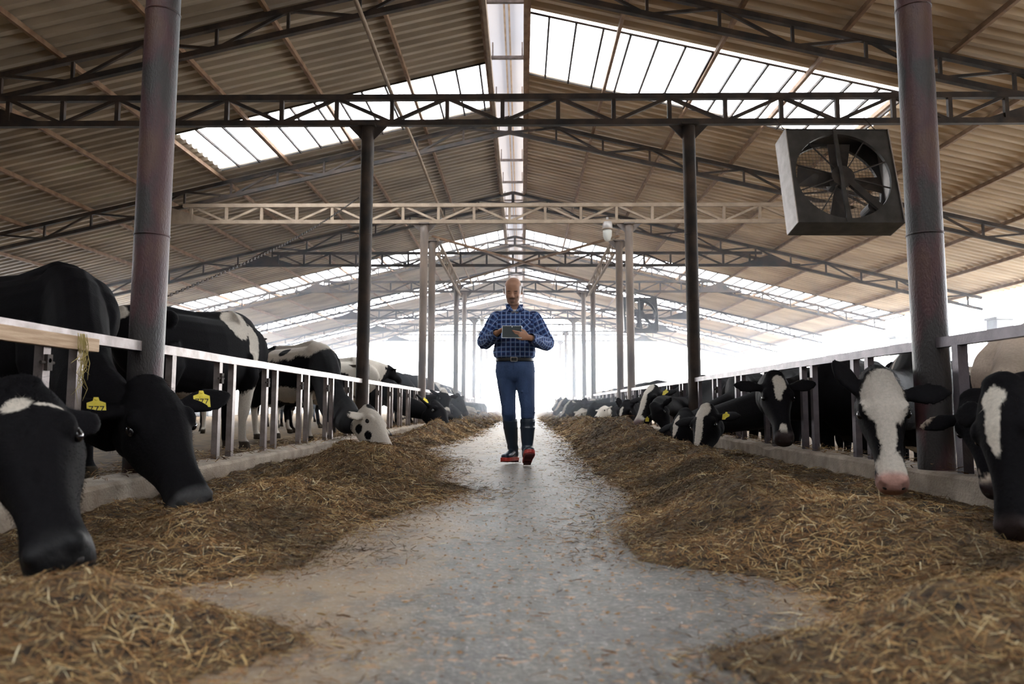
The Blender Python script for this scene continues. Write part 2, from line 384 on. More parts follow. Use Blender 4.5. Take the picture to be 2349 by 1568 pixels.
# eave pillars, side openings, walls added near left and behind to block light
for sd, XX in ((1, 15.15), (-1, -15.5)):
    for n_ in range(-1, 9):
        if n_ < 3 and sd > 0 and n_ > 0: pass
        y = Y0+LB*n_
        o = MB().box((-.27, -.27, 0), (.27, .27, zroof(XX)-.45)).box((-.31, -.31, zroof(XX)-.45), (.31, .31, zroof(XX)-.36)).build('wall_pillar', M_PILLAR, loc=(XX, y, -.3))
        bevel(o, .02); struct(o)
struct(MB().box((-16.5, YB-.2, -.6), (-15.9, 21, 3.9)).build('added_wall_left', M_DARKW))
struct(MB().box((-16.1, 21, -.6), (-15.9, YE, 2.2)).build('wall_left_low', M_CONC))
struct(MB().box((15.6, YB, -.6), (15.8, YE, 1.15)).build('wall_right_low', M_CONC))
struct(MB().add([(-16.5, YB-.1, -.6), (16.5, YB-.1, -.6), (16.5, YB-.1, 3.6), (XC, YB-.1, 7.4), (-16.5, YB-.1, 3.6)], [(0,1,2,3,4)]).build('added_wall_back', M_DARKW))
# ---------------------------------------------------------------- feed barriers
def barrier(sd, ya, yb, centers, label, sep=.27):
    x = XL if sd < 0 else XR; m_ = M_GALV if sd < 0 else M_GALVD; zt = .945 if sd < 0 else .965
    base = .13 if sd < 0 else .15
    t = thing('feed_barrier', label, 'feed barrier', (x, ya, 0), 'feed barriers on the %s curb' % ('left' if sd < 0 else 'right'))
    if sd > 0 and ya < 2: centers = centers[:-1]; MB().box((-.03, -.03, base), (.03, .03, zt-.058)).build('bar', m_, t, loc=(0, 4.26-ya, 0)) 
    r = MB(); n = max(2, int((yb-ya)/.6))
    for i in range(n):
        a = (yb-ya)*i/n; b = (yb-ya)*(i+1)/n; w1 = .006*nz((ya+a)*2, sd); w2 = .006*nz((ya+b)*2, sd)
        r.bar((0, a, zt-.03+w1), (0, b, zt-.03+w2), .055, .06)
    r.build('top_rail', m_, t)
    k = 0
    for c in centers:
        for s in (-sep/2, sep/2):
            y = c+s-ya
            if .12 < y < yb-ya-.05:
                o = MB().box((-.023, -.028, base), (.023, .028, zt-.058)).build('bar', m_, t, loc=(0, y, 0)); o.rotation_euler.x = R(random.uniform(-.5, .5))
                k += 1
        if ya < 20 and .2 < c+sep/2-ya < yb-ya:
            l = MB().box((-.05, -.02, .72), (-.02, .02, .80)).tube([(-.035, -.05, .76), (-.035, .05, .76)], .008, 8).tube([(-.07, 0, .77), (-.02, 0, .77)], .012, 8).build('latch', M_STEEL, t)
            l.location = (0.06 if sd < 0 else 0, c-sep/2-ya, 0)
    return t
SEC = [(1.0, YN[0]-.1, 'in front of the nearest column'), (YN[0]+.1, YN[1]-.1, 'between the first and second columns'), (YN[1]+.1, YN[2]-.1, 'between the second and third columns'),
       (YN[2]+.1, 18.8, 'ending at the near side-truss column'), (19.0, 25.9, 'under the lengthwise side truss'), (26.1, YN[4]-.1, 'just past the side truss'),
       (YN[4]+.1, YN[5]-.1, 'in the hazy bay past the side truss'), (YN[5]+.1, YN[6]-.1, 'in the second hazy bay'), (YN[6]+.1, YN[7]-.1, 'in the last hazy bay')]
for sd in (-1, 1):
    for ya, yb, wd in SEC:
        cs = [(5.79+1.045*k if sd < 0 else 5.49+1.02*k) for k in range(-5, 48)]
        barrier(sd, ya, yb, [c for c in cs if ya < c < yb], '%s feed barrier along the %s curb, %s' % ('pale' if sd < 0 else 'purplish grey', 'left' if sd < 0 else 'right', wd), .27 if sd < 0 else .23)
pl = MB().box((-.022, -.75, -.035), (.022, .72, .035)).build('wooden_plank', M_WOOD, loc=(XL+.052, 3.2, .872)); bevel(pl, .004)
tag(pl, 'weathered timber plank fixed along the pale rail at the far left', 'plank')
# wisp of straw caught on the plank
def hanging_wisp(p, n=16):
    m = MB()
    for i in range(n):
        x, y = p[0]+random.gauss(0, .006), p[1]+random.gauss(0, .018); L_ = random.uniform(.12, .34)
        pts = [(x, y, p[2]+.05)]
        for k in range(1, 6): pts.append((x+.012+random.gauss(0, .004), y+random.gauss(0, .006)*k, p[2]+.03-L_*k/5))
        m.tube(pts, [.002]*5+[.0006], 4)
    return m
M_STRAWW = mat('green_straw', (.30,.24,.08), (.45,.36,.14), 9, .8)
tag(hanging_wisp((XL+.082, 3.75, .87)).build('straw_wisp', M_STRAWW), 'wisp of greenish straw hanging over the end of the timber plank', 'straw', kind='stuff')

# ---------------------------------------------------------------- hay
def smooth(a, b, x): t = max(0., min(1., (x-a)/(b-a))); return t*t*(3-2*t)
def fb(x, y, s=0): return nz(x, y, s)+.5*nz(2*x, 2*y, s+9)+.25*nz(4*x, 4*y, s+5)
EDGE_L = [(1.0,.62),(1.5,.60),(1.75,.48),(1.9,.60),(2.1,1.12),(2.3,1.0),(2.55,.70),(3.0,.72),(3.5,.70),(4.0,.58),(4.4,.42),(4.8,.30),(5.3,.62),(6.2,.70),(7.3,.72),(8.2,1.05),(9.5,1.25),(11,1.08),(14,.95),(25,.85),(50,.8)]
EDGE_R = [(1.0,.42),(1.5,.40),(1.66,.34),(1.9,.75),(2.2,.86),(2.45,.72),(2.65,.44),(3.2,.34),(3.6,.50),(4.2,.62),(4.7,.66),(6.2,.60),(8,.62),(10,.68),(13,.76),(23,.74),(50,.7)]
def lerp(tab, y):
    for (a, p), (b, q) in zip(tab, tab[1:]):
        if y <= b: return p+(q-p)*max(0, (y-a)/(b-a))
    return tab[-1][1]
CR_L = [(1.0,.20),(1.6,.22),(2.0,.10),(2.6,.10),(3.2,.17),(4.2,.22),(5.2,.26),(6.2,.27),(7.2,.17),(8.2,.10),(9.5,.10),(11,.20),(13,.25),(17,.28),(50,.3)]
CR_R = [(1.0,.16),(2.0,.15),(2.6,.17),(3.5,.20),(4.5,.20),(5.5,.22),(6.5,.24),(8,.30),(10,.38),(12,.42),(15,.34),(20,.30),(50,.3)]
def hay_h(sd, ax, y):
    """height of the heap at |x|=ax"""
    e = lerp(EDGE_L if sd < 0 else EDGE_R, y)+.05*fb(y*1.7, sd*4)+.035*fb(y*9, sd*7+ax)
    cr = lerp(CR_L if sd < 0 else CR_R, y); xb = 2.17 if sd < 0 else 2.42
    up = smooth(e-.02, e+.62, ax)
    thin = .010*smooth(e-.05, e+.15, ax)
    nr = smooth(6.2, 4.6, y) if sd < 0 else 1; nr = 1-smooth(4.6, 6.2, y) if sd < 0 else .5
    back = 1-(.72+.2*nr)*smooth(1.45-.3*nr, 2.0-.28*nr, ax)
    n = .5+.75*fb(ax*1.5+3*sd, y*1.25, 2)
    h = cr*up*back*(.62+.75*max(-.4, n-.35))+thin+.03*up*fb(ax*5, y*5, 7)
    if ax < e-.02: h = min(h, .004)-.01*(e-ax)
    return h
HX = {}
def hay_surface(sd):
    xb = 2.17 if sd < 0 else 2.42
    ys = np.concatenate([np.arange(1.0, 5, .045), np.arange(5, 12, .09), np.arange(12, 50.01, .25)])
    nx = 44; xs = np.linspace(.15, xb, nx)
    V = []; Z = np.zeros((len(ys), nx))
    for i, y in enumerate(ys):
        for j, ax in enumerate(xs):
            z = hay_h(sd, ax, y); Z[i, j] = z; V.append((sd*ax, y, z if z > .0 else -.02))
    F = [(i*nx+j, i*nx+j+1, (i+1)*nx+j+1, (i+1)*nx+j) for i in range(len(ys)-1) for j in range(nx-1)]
    F = [f for f in F if max(V[k][2] for k in f) > .013]
    if sd > 0: pass
    m = MB(); m.v = V; m.f = [f if sd > 0 else f[::-1] for f in F]
    return m, xs, ys, Z
def hay_mat():
    m = mat('hay_bed', (.018,.012,.008), (.13,.082,.038), 22, .95, 0, 1, 60, (.20,.14,.06)); return m
def strand_mat():
    m = bpy.data.materials.new('hay_straws'); m.use_nodes = True; nt = m.node_tree; N = nt.nodes; L = nt.links
    b = N['Principled BSDF']; b.inputs['Roughness'].default_value = .75; b.inputs['Specular IOR Level'].default_value = .2
    g = N.new('ShaderNodeNewGeometry'); r = N.new('ShaderNodeValToRGB'); e = r.color_ramp.elements
    cols = [(0,(.08,.038,.016)),(.3,(.21,.105,.042)),(.6,(.33,.19,.082)),(.82,(.42,.295,.13)),(.95,(.60,.47,.26)),(1,(.85,.76,.52))]
    e[0].position, e[0].color = 0, (*cols[0][1],1); e[1].position, e[1].color = 1, (*cols[-1][1],1)
    for p, c in cols[1:-1]: x = e.new(p); x.color = (*c, 1)
    # older, damp straw, its dark clumps deepened to stand in for shadows
    tc = N.new('ShaderNodeTexCoord'); n = N.new('ShaderNodeTexNoise'); n.inputs['Scale'].default_value = 1.6; n.inputs['Detail'].default_value = 4
    L.new(tc.outputs['Object'], n.inputs[0]); mr = N.new('ShaderNodeMapRange'); mr.inputs[1].default_value = .35; mr.inputs[2].default_value = .62; mr.inputs[3].default_value = .25; mr.inputs[4].default_value = 1.12
    L.new(n.outputs[0], mr.inputs[0]); mx = N.new('ShaderNodeMix'); mx.data_type = 'RGBA'; mx.blend_type = 'MULTIPLY'; mx.inputs[0].default_value = 1
    L.new(g.outputs['Random Per Island'], r.inputs[0]); L.new(r.outputs[0], mx.inputs[6]); L.new(mr.outputs[0], mx.inputs[7]); L.new(mx.outputs[2], b.inputs['Base Color'])
    return m
M_HAYBED = hay_mat(); M_HAYS = strand_mat()
def strands(P, Nn, ln, wd, lift, name, parent=None, m_=None, lie=.25):
    """P: (n,3) roots; Nn: (n,3) normals; bent two-quad blades as one mesh"""
    n = len(P); th = rng.uniform(0, 2*np.pi, n); d = np.stack([np.cos(th), np.sin(th), np.zeros(n)], 1)
    d -= Nn*np.sum(d*Nn, 1, keepdims=True); d += Nn*rng.normal(0, lie, (n, 1)); d /= np.linalg.norm(d, axis=1, keepdims=True)
    s = np.cross(d, Nn+rng.normal(0, .5, (n, 3))); s /= np.linalg.norm(s, axis=1, keepdims=True)+1e-9
    L_ = ln[:, None]; W_ = wd[:, None]; c = P+Nn*lift[:, None]; bend = rng.normal(0, .05, (n, 1))*L_*s+rng.normal(0, .05, (n, 1))*L_*Nn
    a = c-d*L_*.5; b = c+d*L_*.5; mid = c+bend
    V = np.stack([a-s*W_*.4, a+s*W_*.4, mid+s*W_*.5, mid-s*W_*.5, b+s*W_*.25, b-s*W_*.25], 1).reshape(-1, 3)
    k = np.arange(n)[:, None]*6; F = np.concatenate([k+np.array([[0,1,2,3]]), k+np.array([[3,2,4,5]])], 1).reshape(-1)
    me = bpy.data.meshes.new(name); me.vertices.add(len(V)); me.vertices.foreach_set('co', V.astype(np.float32).ravel())
    me.loops.add(len(F)); me.loops.foreach_set('vertex_index', F.astype(np.int32)); nf = 2*n
    me.polygons.add(nf); me.polygons.foreach_set('loop_start', np.arange(nf, dtype=np.int32)*4)
    me.update(calc_edges=True); me.materials.append(m_ or M_HAYS)
    o = bpy.data.objects.new(name, me); COL.objects.link(o)
    if parent: o.parent = parent
    return o
def hay(sd):
    m, xs, ys, Z = hay_surface(sd); side = 'left' if sd < 0 else 'right'
    o = m.build('hay_heap', M_HAYBED, smooth=True)
    tag(o, 'long brown heap of loose hay feed lying along the %s curb' % side, 'hay', 'feed along the alley', 'stuff')
    PP = []; NN = []; LL = []; WW = []; LF = []
    for (ya, yb, n, l0, w0) in ((1.05, 2.2, 30000, .042, .0019), (2.2, 3.6, 32000, .050, .0023), (3.6, 5.6, 36000, .058, .0030), (5.6, 9, 32000, .070, .0046), (9, 16, 22000, .09, .008), (16, 34, 12000, .14, .015)):
        y = rng.uniform(ya, yb, n); e = np.interp(y, [a for a, _ in (EDGE_L if sd < 0 else EDGE_R)], [b for _, b in (EDGE_L if sd < 0 else EDGE_R)])
        ax = e-.35+(xs[-1]-e+.33)*rng.uniform(0, 1, n)
        # look up height and slope from the grid
        i = np.clip(np.searchsorted(ys, y)-1, 0, len(ys)-2); j = np.clip(np.searchsorted(xs, ax)-1, 0, len(xs)-2)
        fy = (y-ys[i])/(ys[i+1]-ys[i]); fx = (ax-xs[j])/(xs[j+1]-xs[j])
        z = (Z[i,j]*(1-fx)+Z[i,j+1]*fx)*(1-fy)+(Z[i+1,j]*(1-fx)+Z[i+1,j+1]*fx)*fy
        dzx = (Z[i,j+1]-Z[i,j])/(xs[j+1]-xs[j])*sd; dzy = (Z[i+1,j]-Z[i,j])/(ys[i+1]-ys[i])
        # sparse beyond the edge and in the eaten-out strip by the curb
        keep = (z > .006) | (rng.uniform(0, 1, n) < .55*np.exp(-np.maximum(0, e-ax)/.12)); keep &= (rng.uniform(0, 1, n) > .62*np.clip((ax-1.65)/.3, 0, 1))
        nn = np.stack([-dzx, -dzy, np.ones(n)], 1); nn /= np.linalg.norm(nn, axis=1, keepdims=True)
        z = np.maximum(z, .001)
        q = rng.uniform(0, 1, n); ln = l0*(.35+.9*q+1.3*(q > .96)); wdt = w0*rng.uniform(.45, 1.4, n); wdt = np.where(rng.uniform(0, 1, n) > .975, wdt*2.2, wdt)
        PP.append(np.stack([sd*ax, y, z], 1)[keep]); NN.append(nn[keep]); LL.append(ln[keep]); WW.append(wdt[keep]); LF.append((rng.uniform(.001, .012, n)*np.minimum(1.0, z*12+.15))[keep])
    strands(np.concatenate(PP), np.concatenate(NN), np.concatenate(LL), np.concatenate(WW), np.concatenate(LF), 'straw', o)['kind'] = 'stuff'
hay(-1); hay(1)
def chips(n, label, m_, s0, s1):
    mb = MB()
    for i in range(n):
        x = random.gauss(0, .7); y = 1.15+abs(random.gauss(0, 3.2)); s = random.uniform(s0, s1); a = random.uniform(0, 3.14); c, d = math.cos(a)*s, math.sin(a)*s
        if abs(x) > 1.1: continue
        mb.add([(x-c, y-d, .0), (x+d*.5, y-c*.5, .0), (x+c, y+d, .0), (x-d*.6, y+c*.6, .0), (x, y, s*.45)], [(0,1,4),(1,2,4),(2,3,4),(3,0,4)])
    tag(mb.build('crumbs', m_), label, 'crumbs', kind='stuff')
chips(1300, 'brown crumbs of feed dropped over the grey alley floor', mat('brown_crumb', (.20,.11,.05), (.36,.22,.11), 30, .9), .003, .010)
chips(900, 'pale grit specks scattered over the grey alley floor', mat('pale_grit', (.55,.53,.48), (.75,.73,.68), 30, .7), .0015, .004)
# stray straws on the alley floor and on the pen bedding
n = 3500; P = np.stack([rng.normal(0, .55, n), rng.uniform(1.1, 14, n)**1.0, np.full(n, .002)], 1); P = P[np.abs(P[:, 0]) < 1.2]
k = len(P); Nn = np.tile([0, 0, 1.], (k, 1))
tag(strands(P, Nn, rng.uniform(.008, .04, k), rng.uniform(.0015, .004, k), rng.uniform(.0005, .003, k), 'loose_straw', lie=.03), 'stray bits of straw scattered over the grey alley floor', 'straw', kind='stuff')
for sd, xa, xb in ((-1, 2.17, 3.6), (1, 2.44, 3.5)):
    n = 9000; y = rng.uniform(2.5, 22, n); ax = rng.uniform(xa, xb, n); hz_ = np.where(ax < xa+.3, .145 if sd < 0 else .175, .03 if sd < 0 else -.3)
    P = np.stack([sd*ax, y, hz_+.02*np.abs(rng.normal(0, 1, n))], 1)
    tag(strands(P, np.tile([0,0,1.],(n,1)), rng.uniform(.03, .09, n), rng.uniform(.003, .007, n), rng.uniform(.001, .01, n), 'bedding_straw'), 'dry straw bedding strewn behind the %s feed barrier' % ('left' if sd < 0 else 'right'), 'straw', kind='stuff')

# ---------------------------------------------------------------- box fans
M_FANBOX = mat('fan_housing', (.045,.044,.043), (.085,.082,.08), 5, .6, .3, .2, 60)
M_FANSIDE = mat('fan_housing_pale', (.42,.39,.37), (.55,.52,.50), 8, .55, .4, .3, 60)  # paler grey for fan side panels and lamp housings
M_FANDK = mat('fan_dark_parts', (.03,.028,.028), (.06,.05,.045), 6, .6, .2, .2, 50)
def fan(origin, size, depth, tilt, label, zt, chains, ty):
    """origin = middle of the front face; tilt leans the top away from the camera"""
    t = thing('box_fan', label, 'fan', origin, 'box fans hanging over the right feed rail'); t.rotation_euler = (-tilt, 0, R(1.5))
    h = size/2; th = .012
    # local: x right, z up, y away from the viewer
    MB().box((-h, 0, -h), (-h+th, depth, h)).build('side_panel', M_FANSIDE, t)
    MB().box((h-th, 0, -h), (h, depth, h)).build('side_panel', M_FANSIDE, t)
    MB().box((-h+th, 0, h-th), (h-th, depth, h)).build('top_panel', M_FANBOX, t)
    MB().box((-h+th, 0, -h), (h-th, depth, -h+th)).build('bottom_panel', M_FANBOX, t)
    for y_, rr_ in ((.02, .450*size), (depth-.03, .47*size)):
        m = MB(); n = 48; ang = [2*math.pi*k/n for k in range(n)]
        def sq(a):
            c, s = math.cos(a), math.sin(a); k = (h-th)/max(abs(c), abs(s)); return c*k, s*k
        inner = [(rr_*math.cos(a), y_, rr_*math.sin(a)) for a in ang]; outer = [(sq(a)[0], y_, sq(a)[1]) for a in ang]
        inner2 = [(x, y+.05, z) for x, y, z in inner]
        m.rings([outer, inner, inner2], False); o = m.build('shroud', M_FANBOX, t)
    MB().tube([(0, .06, 0), (0, .30, 0)], [.09*size, .09*size], 20).tube([(0, .03, 0), (0, .07, 0)], [.11*size, .11*size], 24).build('hub', M_FANDK, t)
    for k in range(4):
        a = R(-7+90*k); c, s = math.cos(a), math.sin(a); r0, r1 = .07*size, .40*size
        if k in (2,): pass
        vs = []
        for rr_, w_, tw in ((r0, .05, .05), (r1*.5, .075, .045), (r1, .10, .03)):
            px, pz = -s, c
            for e in (-1, 1): vs.append((c*rr_+px*w_*size*e, .16+tw*e, s*rr_+pz*w_*size*e))
        vs2 = [(x, y+.008, z) for x, y, z in vs]
        MB().add(vs+vs2, [(0,1,3,2),(2,3,5,4),(6,8,9,7),(8,10,11,9),(0,2,8,6),(2,4,10,8),(1,7,9,3),(3,9,11,5),(4,5,11,10),(0,6,7,1)]).build('blade', M_FANDK, t)
    for k in range(10):
        a = R(20+36*k); c, s = math.cos(a), math.sin(a)
        MB().bar((0, .045, 0), (c*.46*size, .045, s*.46*size), .016, .016, (0,1,0)).build('strut', M_FANDK, t)
    MB().bar((-.03, .02, h), (-.03, .02, -h), .05, .03, (0,1,0)).build('strut', M_FANBOX, t)
    MB().bar((.06*size, .05, -.06*size), (.33*size, .05, -.36*size), .10, .05, (0,1,0)).build('belt_guard', M_FANDK, t)
    MB().tube([(.27*size, .10, -.30*size), (.27*size, .34, -.30*size)], .085, 18).build('motor', M_FANDK, t)
    g = MB(); n = 30
    for k in range(n):
        x = -h+(k+.5)*size/n; g.bar((x, depth-.01, -h+.02), (x, depth-.01, h-.02), .004, .004, (0,1,0)); g.bar((-h+.02, depth-.008, x), (h-.02, depth-.008, x), .004, .004, (0,1,0))
    g.build('wire_guard', M_FANDK, t)
    rot = t.rotation_euler.to_matrix()
    for cx, cyy in chains:
        p = Vector(origin)+rot@Vector((cx*h, cyy*depth, h)); q = Vector((p.x, ty, zt))
        pts = [p.lerp(q, i/8)+Vector((.004*(-1)**i, 0, 0)) for i in range(9)]
        MB().tube([t.matrix_world.inverted()@v if False else rot.transposed()@(v-Vector(origin)) for v in pts], .007, 6).build('chain', M_STEEL, t)
a = at(1833, 507, 9.85); b = at(2084, 508, 9.85); c = at(1794, 297, 10.18); d = at(2038, 298, 10.18)
org = (a+b+c+d)/4
fan(org, (b-a).length, .40, math.atan2(c.y-a.y, c.z-a.z), 'large grey box fan with dark blades hanging beside the thick right column', 4.9, [(-.9, .3), (.9, .3)], YN[1])
e = at(1470, 719, 28.6); fan(e, 1.36, .40, .2, 'small distant box fan hanging behind the far right columns', 5.19, [(-.9, .3), (.9, .3)], YN[4])

# ---------------------------------------------------------------- lamps, chain, pen gate
M_GLASS = translucent('milky_lamp_glass', (.8,.8,.76), .4)
def lamp(p, label, sc=1):
    t = thing('pendant_lamp', label, 'lamp', p, 'lamps hanging from the lattice beams')
    MB().tube([(0,0,0), (0,0,-.10), (0,0,-.12), (0,0,-.26), (0,0,-.29)], [.03,.035,.11,.12,.08], 18).build('housing', M_FANSIDE, t, True)
    MB().tube([(0,0,-.29), (0,0,-.33), (0,0,-.46), (0,0,-.55), (0,0,-.58)], [.07,.11,.10,.07,.03], 18).build('glass_dome', M_GLASS, t, True)
    MB().tube([(0,0,-.285), (0,0,-.30)], [.14,.14], 18).build('collar', M_TAN, t, True)
lamp(at(1393, 498, 17.0), 'milky glass lamp hanging under the tan lattice beam right of the ridge')
lamp(at(1106, 722, 35.6), 'small grey lamp hanging left of the man under a distant lattice beam')
lamp(at(1480, 668, 29.4)+Vector((-3.0,0,.0)), 'tiny lamp hanging beside the far lattice beam right of the man') if False else None
a = Vector((XL-.09, YN[1]-.05, 3.67)); b = Vector((XL-.11, YN[0]+.05, 1.16)); m = MB()
for i in range(150):
    p = a.lerp(b, i/150)+Vector((0, 0, -.10*math.sin(math.pi*i/150))); q = a.lerp(b, (i+.8)/150)+Vector((0, 0, -.10*math.sin(math.pi*(i+.8)/150)))
    m.bar(p, q, .022 if i % 2 else .006, .006 if i % 2 else .022)
tag(m.build('chain', M_STEEL), 'thin dark chain sloping between the first and second columns on the left', 'chain')
t = thing('pen_gate', 'dark metal pen gate standing behind the second left column', 'gate', (-3.6, 14.0, .02))
MB().bar((0,0,0), (0,0,1.32), .07, .07).build('gate_post', M_STEEL, t); MB().bar((.62,0,0), (.62,0,1.32), .07, .07).build('gate_post', M_STEEL, t)
for z in (.35, .7, 1.0, 1.29): MB().bar((0,0,z), (.62,0,z), .05, .05).build('gate_rail', M_STEEL, t)
# ---------------------------------------------------------------- organic surfaces
DG = None
def fuse(name, mb, vox, smooth_it=3, fac=.5, parent=None):
    """merge overlapping closed volumes into one continuous skin"""
    me = mb.mesh(name+'_raw'); o = bpy.data.objects.new(name, me); COL.objects.link(o)
    r = o.modifiers.new('r', 'REMESH'); r.mode = 'VOXEL'; r.voxel_size = vox; r.adaptivity = 0
    s = o.modifiers.new('s', 'SMOOTH'); s.factor = fac; s.iterations = smooth_it
    dg = bpy.context.evaluated_depsgraph_get(); ev = o.evaluated_get(dg)
    nm = bpy.data.meshes.new_from_object(ev); o.modifiers.clear(); o.data = nm; nm.name = name; bpy.data.meshes.remove(me)
    nm.shade_smooth()
    if parent: o.parent = parent
    return o
def ring(c, sd, up, rx, ry, n=18, e=2.3, flat=0):
    out = []
    for k in range(n):
        a = 2*math.pi*k/n; ca, sa = math.cos(a), math.sin(a)
        x = math.copysign(abs(ca)**(2/e), ca)*rx; y = math.copysign(abs(sa)**(2/e), sa)*ry
        out.append(c+sd*x+up*y)
    return out
def bez(a, b, c, d, t): s = 1-t; return a*s**3+b*(3*s*s*t)+c*(3*s*t*t)+d*t**3
def coat_mat():
    m = bpy.data.materials.new('cow_coat'); m.use_nodes = True; nt = m.node_tree; N = nt.nodes; L = nt.links; b = N['Principled BSDF']
    a = N.new('ShaderNodeAttribute'); a.attribute_name = 'coat'; tc = N.new('ShaderNodeTexCoord')
    n = N.new('ShaderNodeTexNoise'); n.inputs['Scale'].default_value = 70; n.inputs['Detail'].default_value = 4; L.new(tc.outputs['Object'], n.inputs[0])
    mr = N.new('ShaderNodeMapRange'); mr.inputs[3].default_value = .72; mr.inputs[4].default_value = 1.25; L.new(n.outputs[0], mr.inputs[0])
    mx = N.new('ShaderNodeMix'); mx.data_type = 'RGBA'; mx.blend_type = 'MULTIPLY'; mx.inputs[0].default_value = 1
    L.new(a.outputs['Color'], mx.inputs[6]); L.new(mr.outputs[0], mx.inputs[7]); L.new(mx.outputs[2], b.inputs['Base Color'])
    r = N.new('ShaderNodeMapRange'); r.inputs[3].default_value = .72; r.inputs[4].default_value = .30; L.new(a.outputs['Alpha'], r.inputs[0]); L.new(r.outputs[0], b.inputs['Roughness'])
    bp = N.new('ShaderNodeBump'); bp.inputs['Strength'].default_value = .35; bp.inputs['Distance'].default_value = .006
    L.new(n.outputs[0], bp.inputs['Height']); L.new(bp.outputs[0], b.inputs['Normal']); sl = N.new('ShaderNodeMapRange'); sl.inputs[3].default_value = .035; sl.inputs[4].default_value = .22; L.new(a.outputs['Alpha'], sl.inputs[0]); L.new(sl.outputs[0], b.inputs['Specular IOR Level'])
    return m
M_COAT = coat_mat()
M_EYE = mat('cow_eye', (.006,.005,.006), rough=.06); M_YTAG = mat('yellow_tag', (.72,.58,.04), (.80,.68,.10), 20, .5); M_INK = mat('black_ink', (.01,.01,.01), rough=.6)
M_DARKNOS = mat('dark_nostril', (.008,.006,.006), rough=.5); M_EARIN = mat('ear_inside_skin', (.10,.06,.055), (.16,.10,.09), 12, .8)
def text_obj(txt, size, parent, loc, rot, m_, name='lettering', ext=.0006):
    c = bpy.data.curves.new(name, 'FONT'); c.body = txt; c.size = size; c.extrude = ext; c.align_x = 'CENTER'; c.align_y = 'CENTER'
    c.materials.append(m_); o = bpy.data.objects.new(name, c); COL.objects.link(o); me = bpy.data.meshes.new_from_object(o.evaluated_get(bpy.context.evaluated_depsgraph_get())); bpy.data.objects.remove(o); o = bpy.data.objects.new(name, me); COL.objects.link(o); o.parent = parent; o.location = loc; o.rotation_euler = rot; return o
HEAD = [(-.045,-.075,.075,.065),(.0,-.08,.10,.09),(.05,-.088,.118,.106),(.11,-.098,.135,.114),(.17,-.102,.142,.115),(.23,-.105,.135,.100),(.29,-.10,.115,.082),(.35,-.094,.097,.070),
        (.41,-.090,.085,.064),(.46,-.090,.080,.068),(.50,-.093,.076,.075),(.535,-.097,.068,.074),(.56,-.100,.052,.062),(.575,-.102,.030,.040)]
BODY = [(-.92,1.20,.06,.06),(-.86,1.14,.17,.15),(-.74,1.07,.27,.23),(-.58,1.02,.345,.265),(-.35,.965,.40,.30),(-.1,.94,.425,.335),(.15,.945,.42,.33),(.38,.975,.40,.29),(.56,1.0,.385,.25),(.72,1.03,.34,.22),(.86,1.05,.26,.18),(.96,1.05,.17,.13),(1.01,1.05,.08,.07)]
COWN = [0]
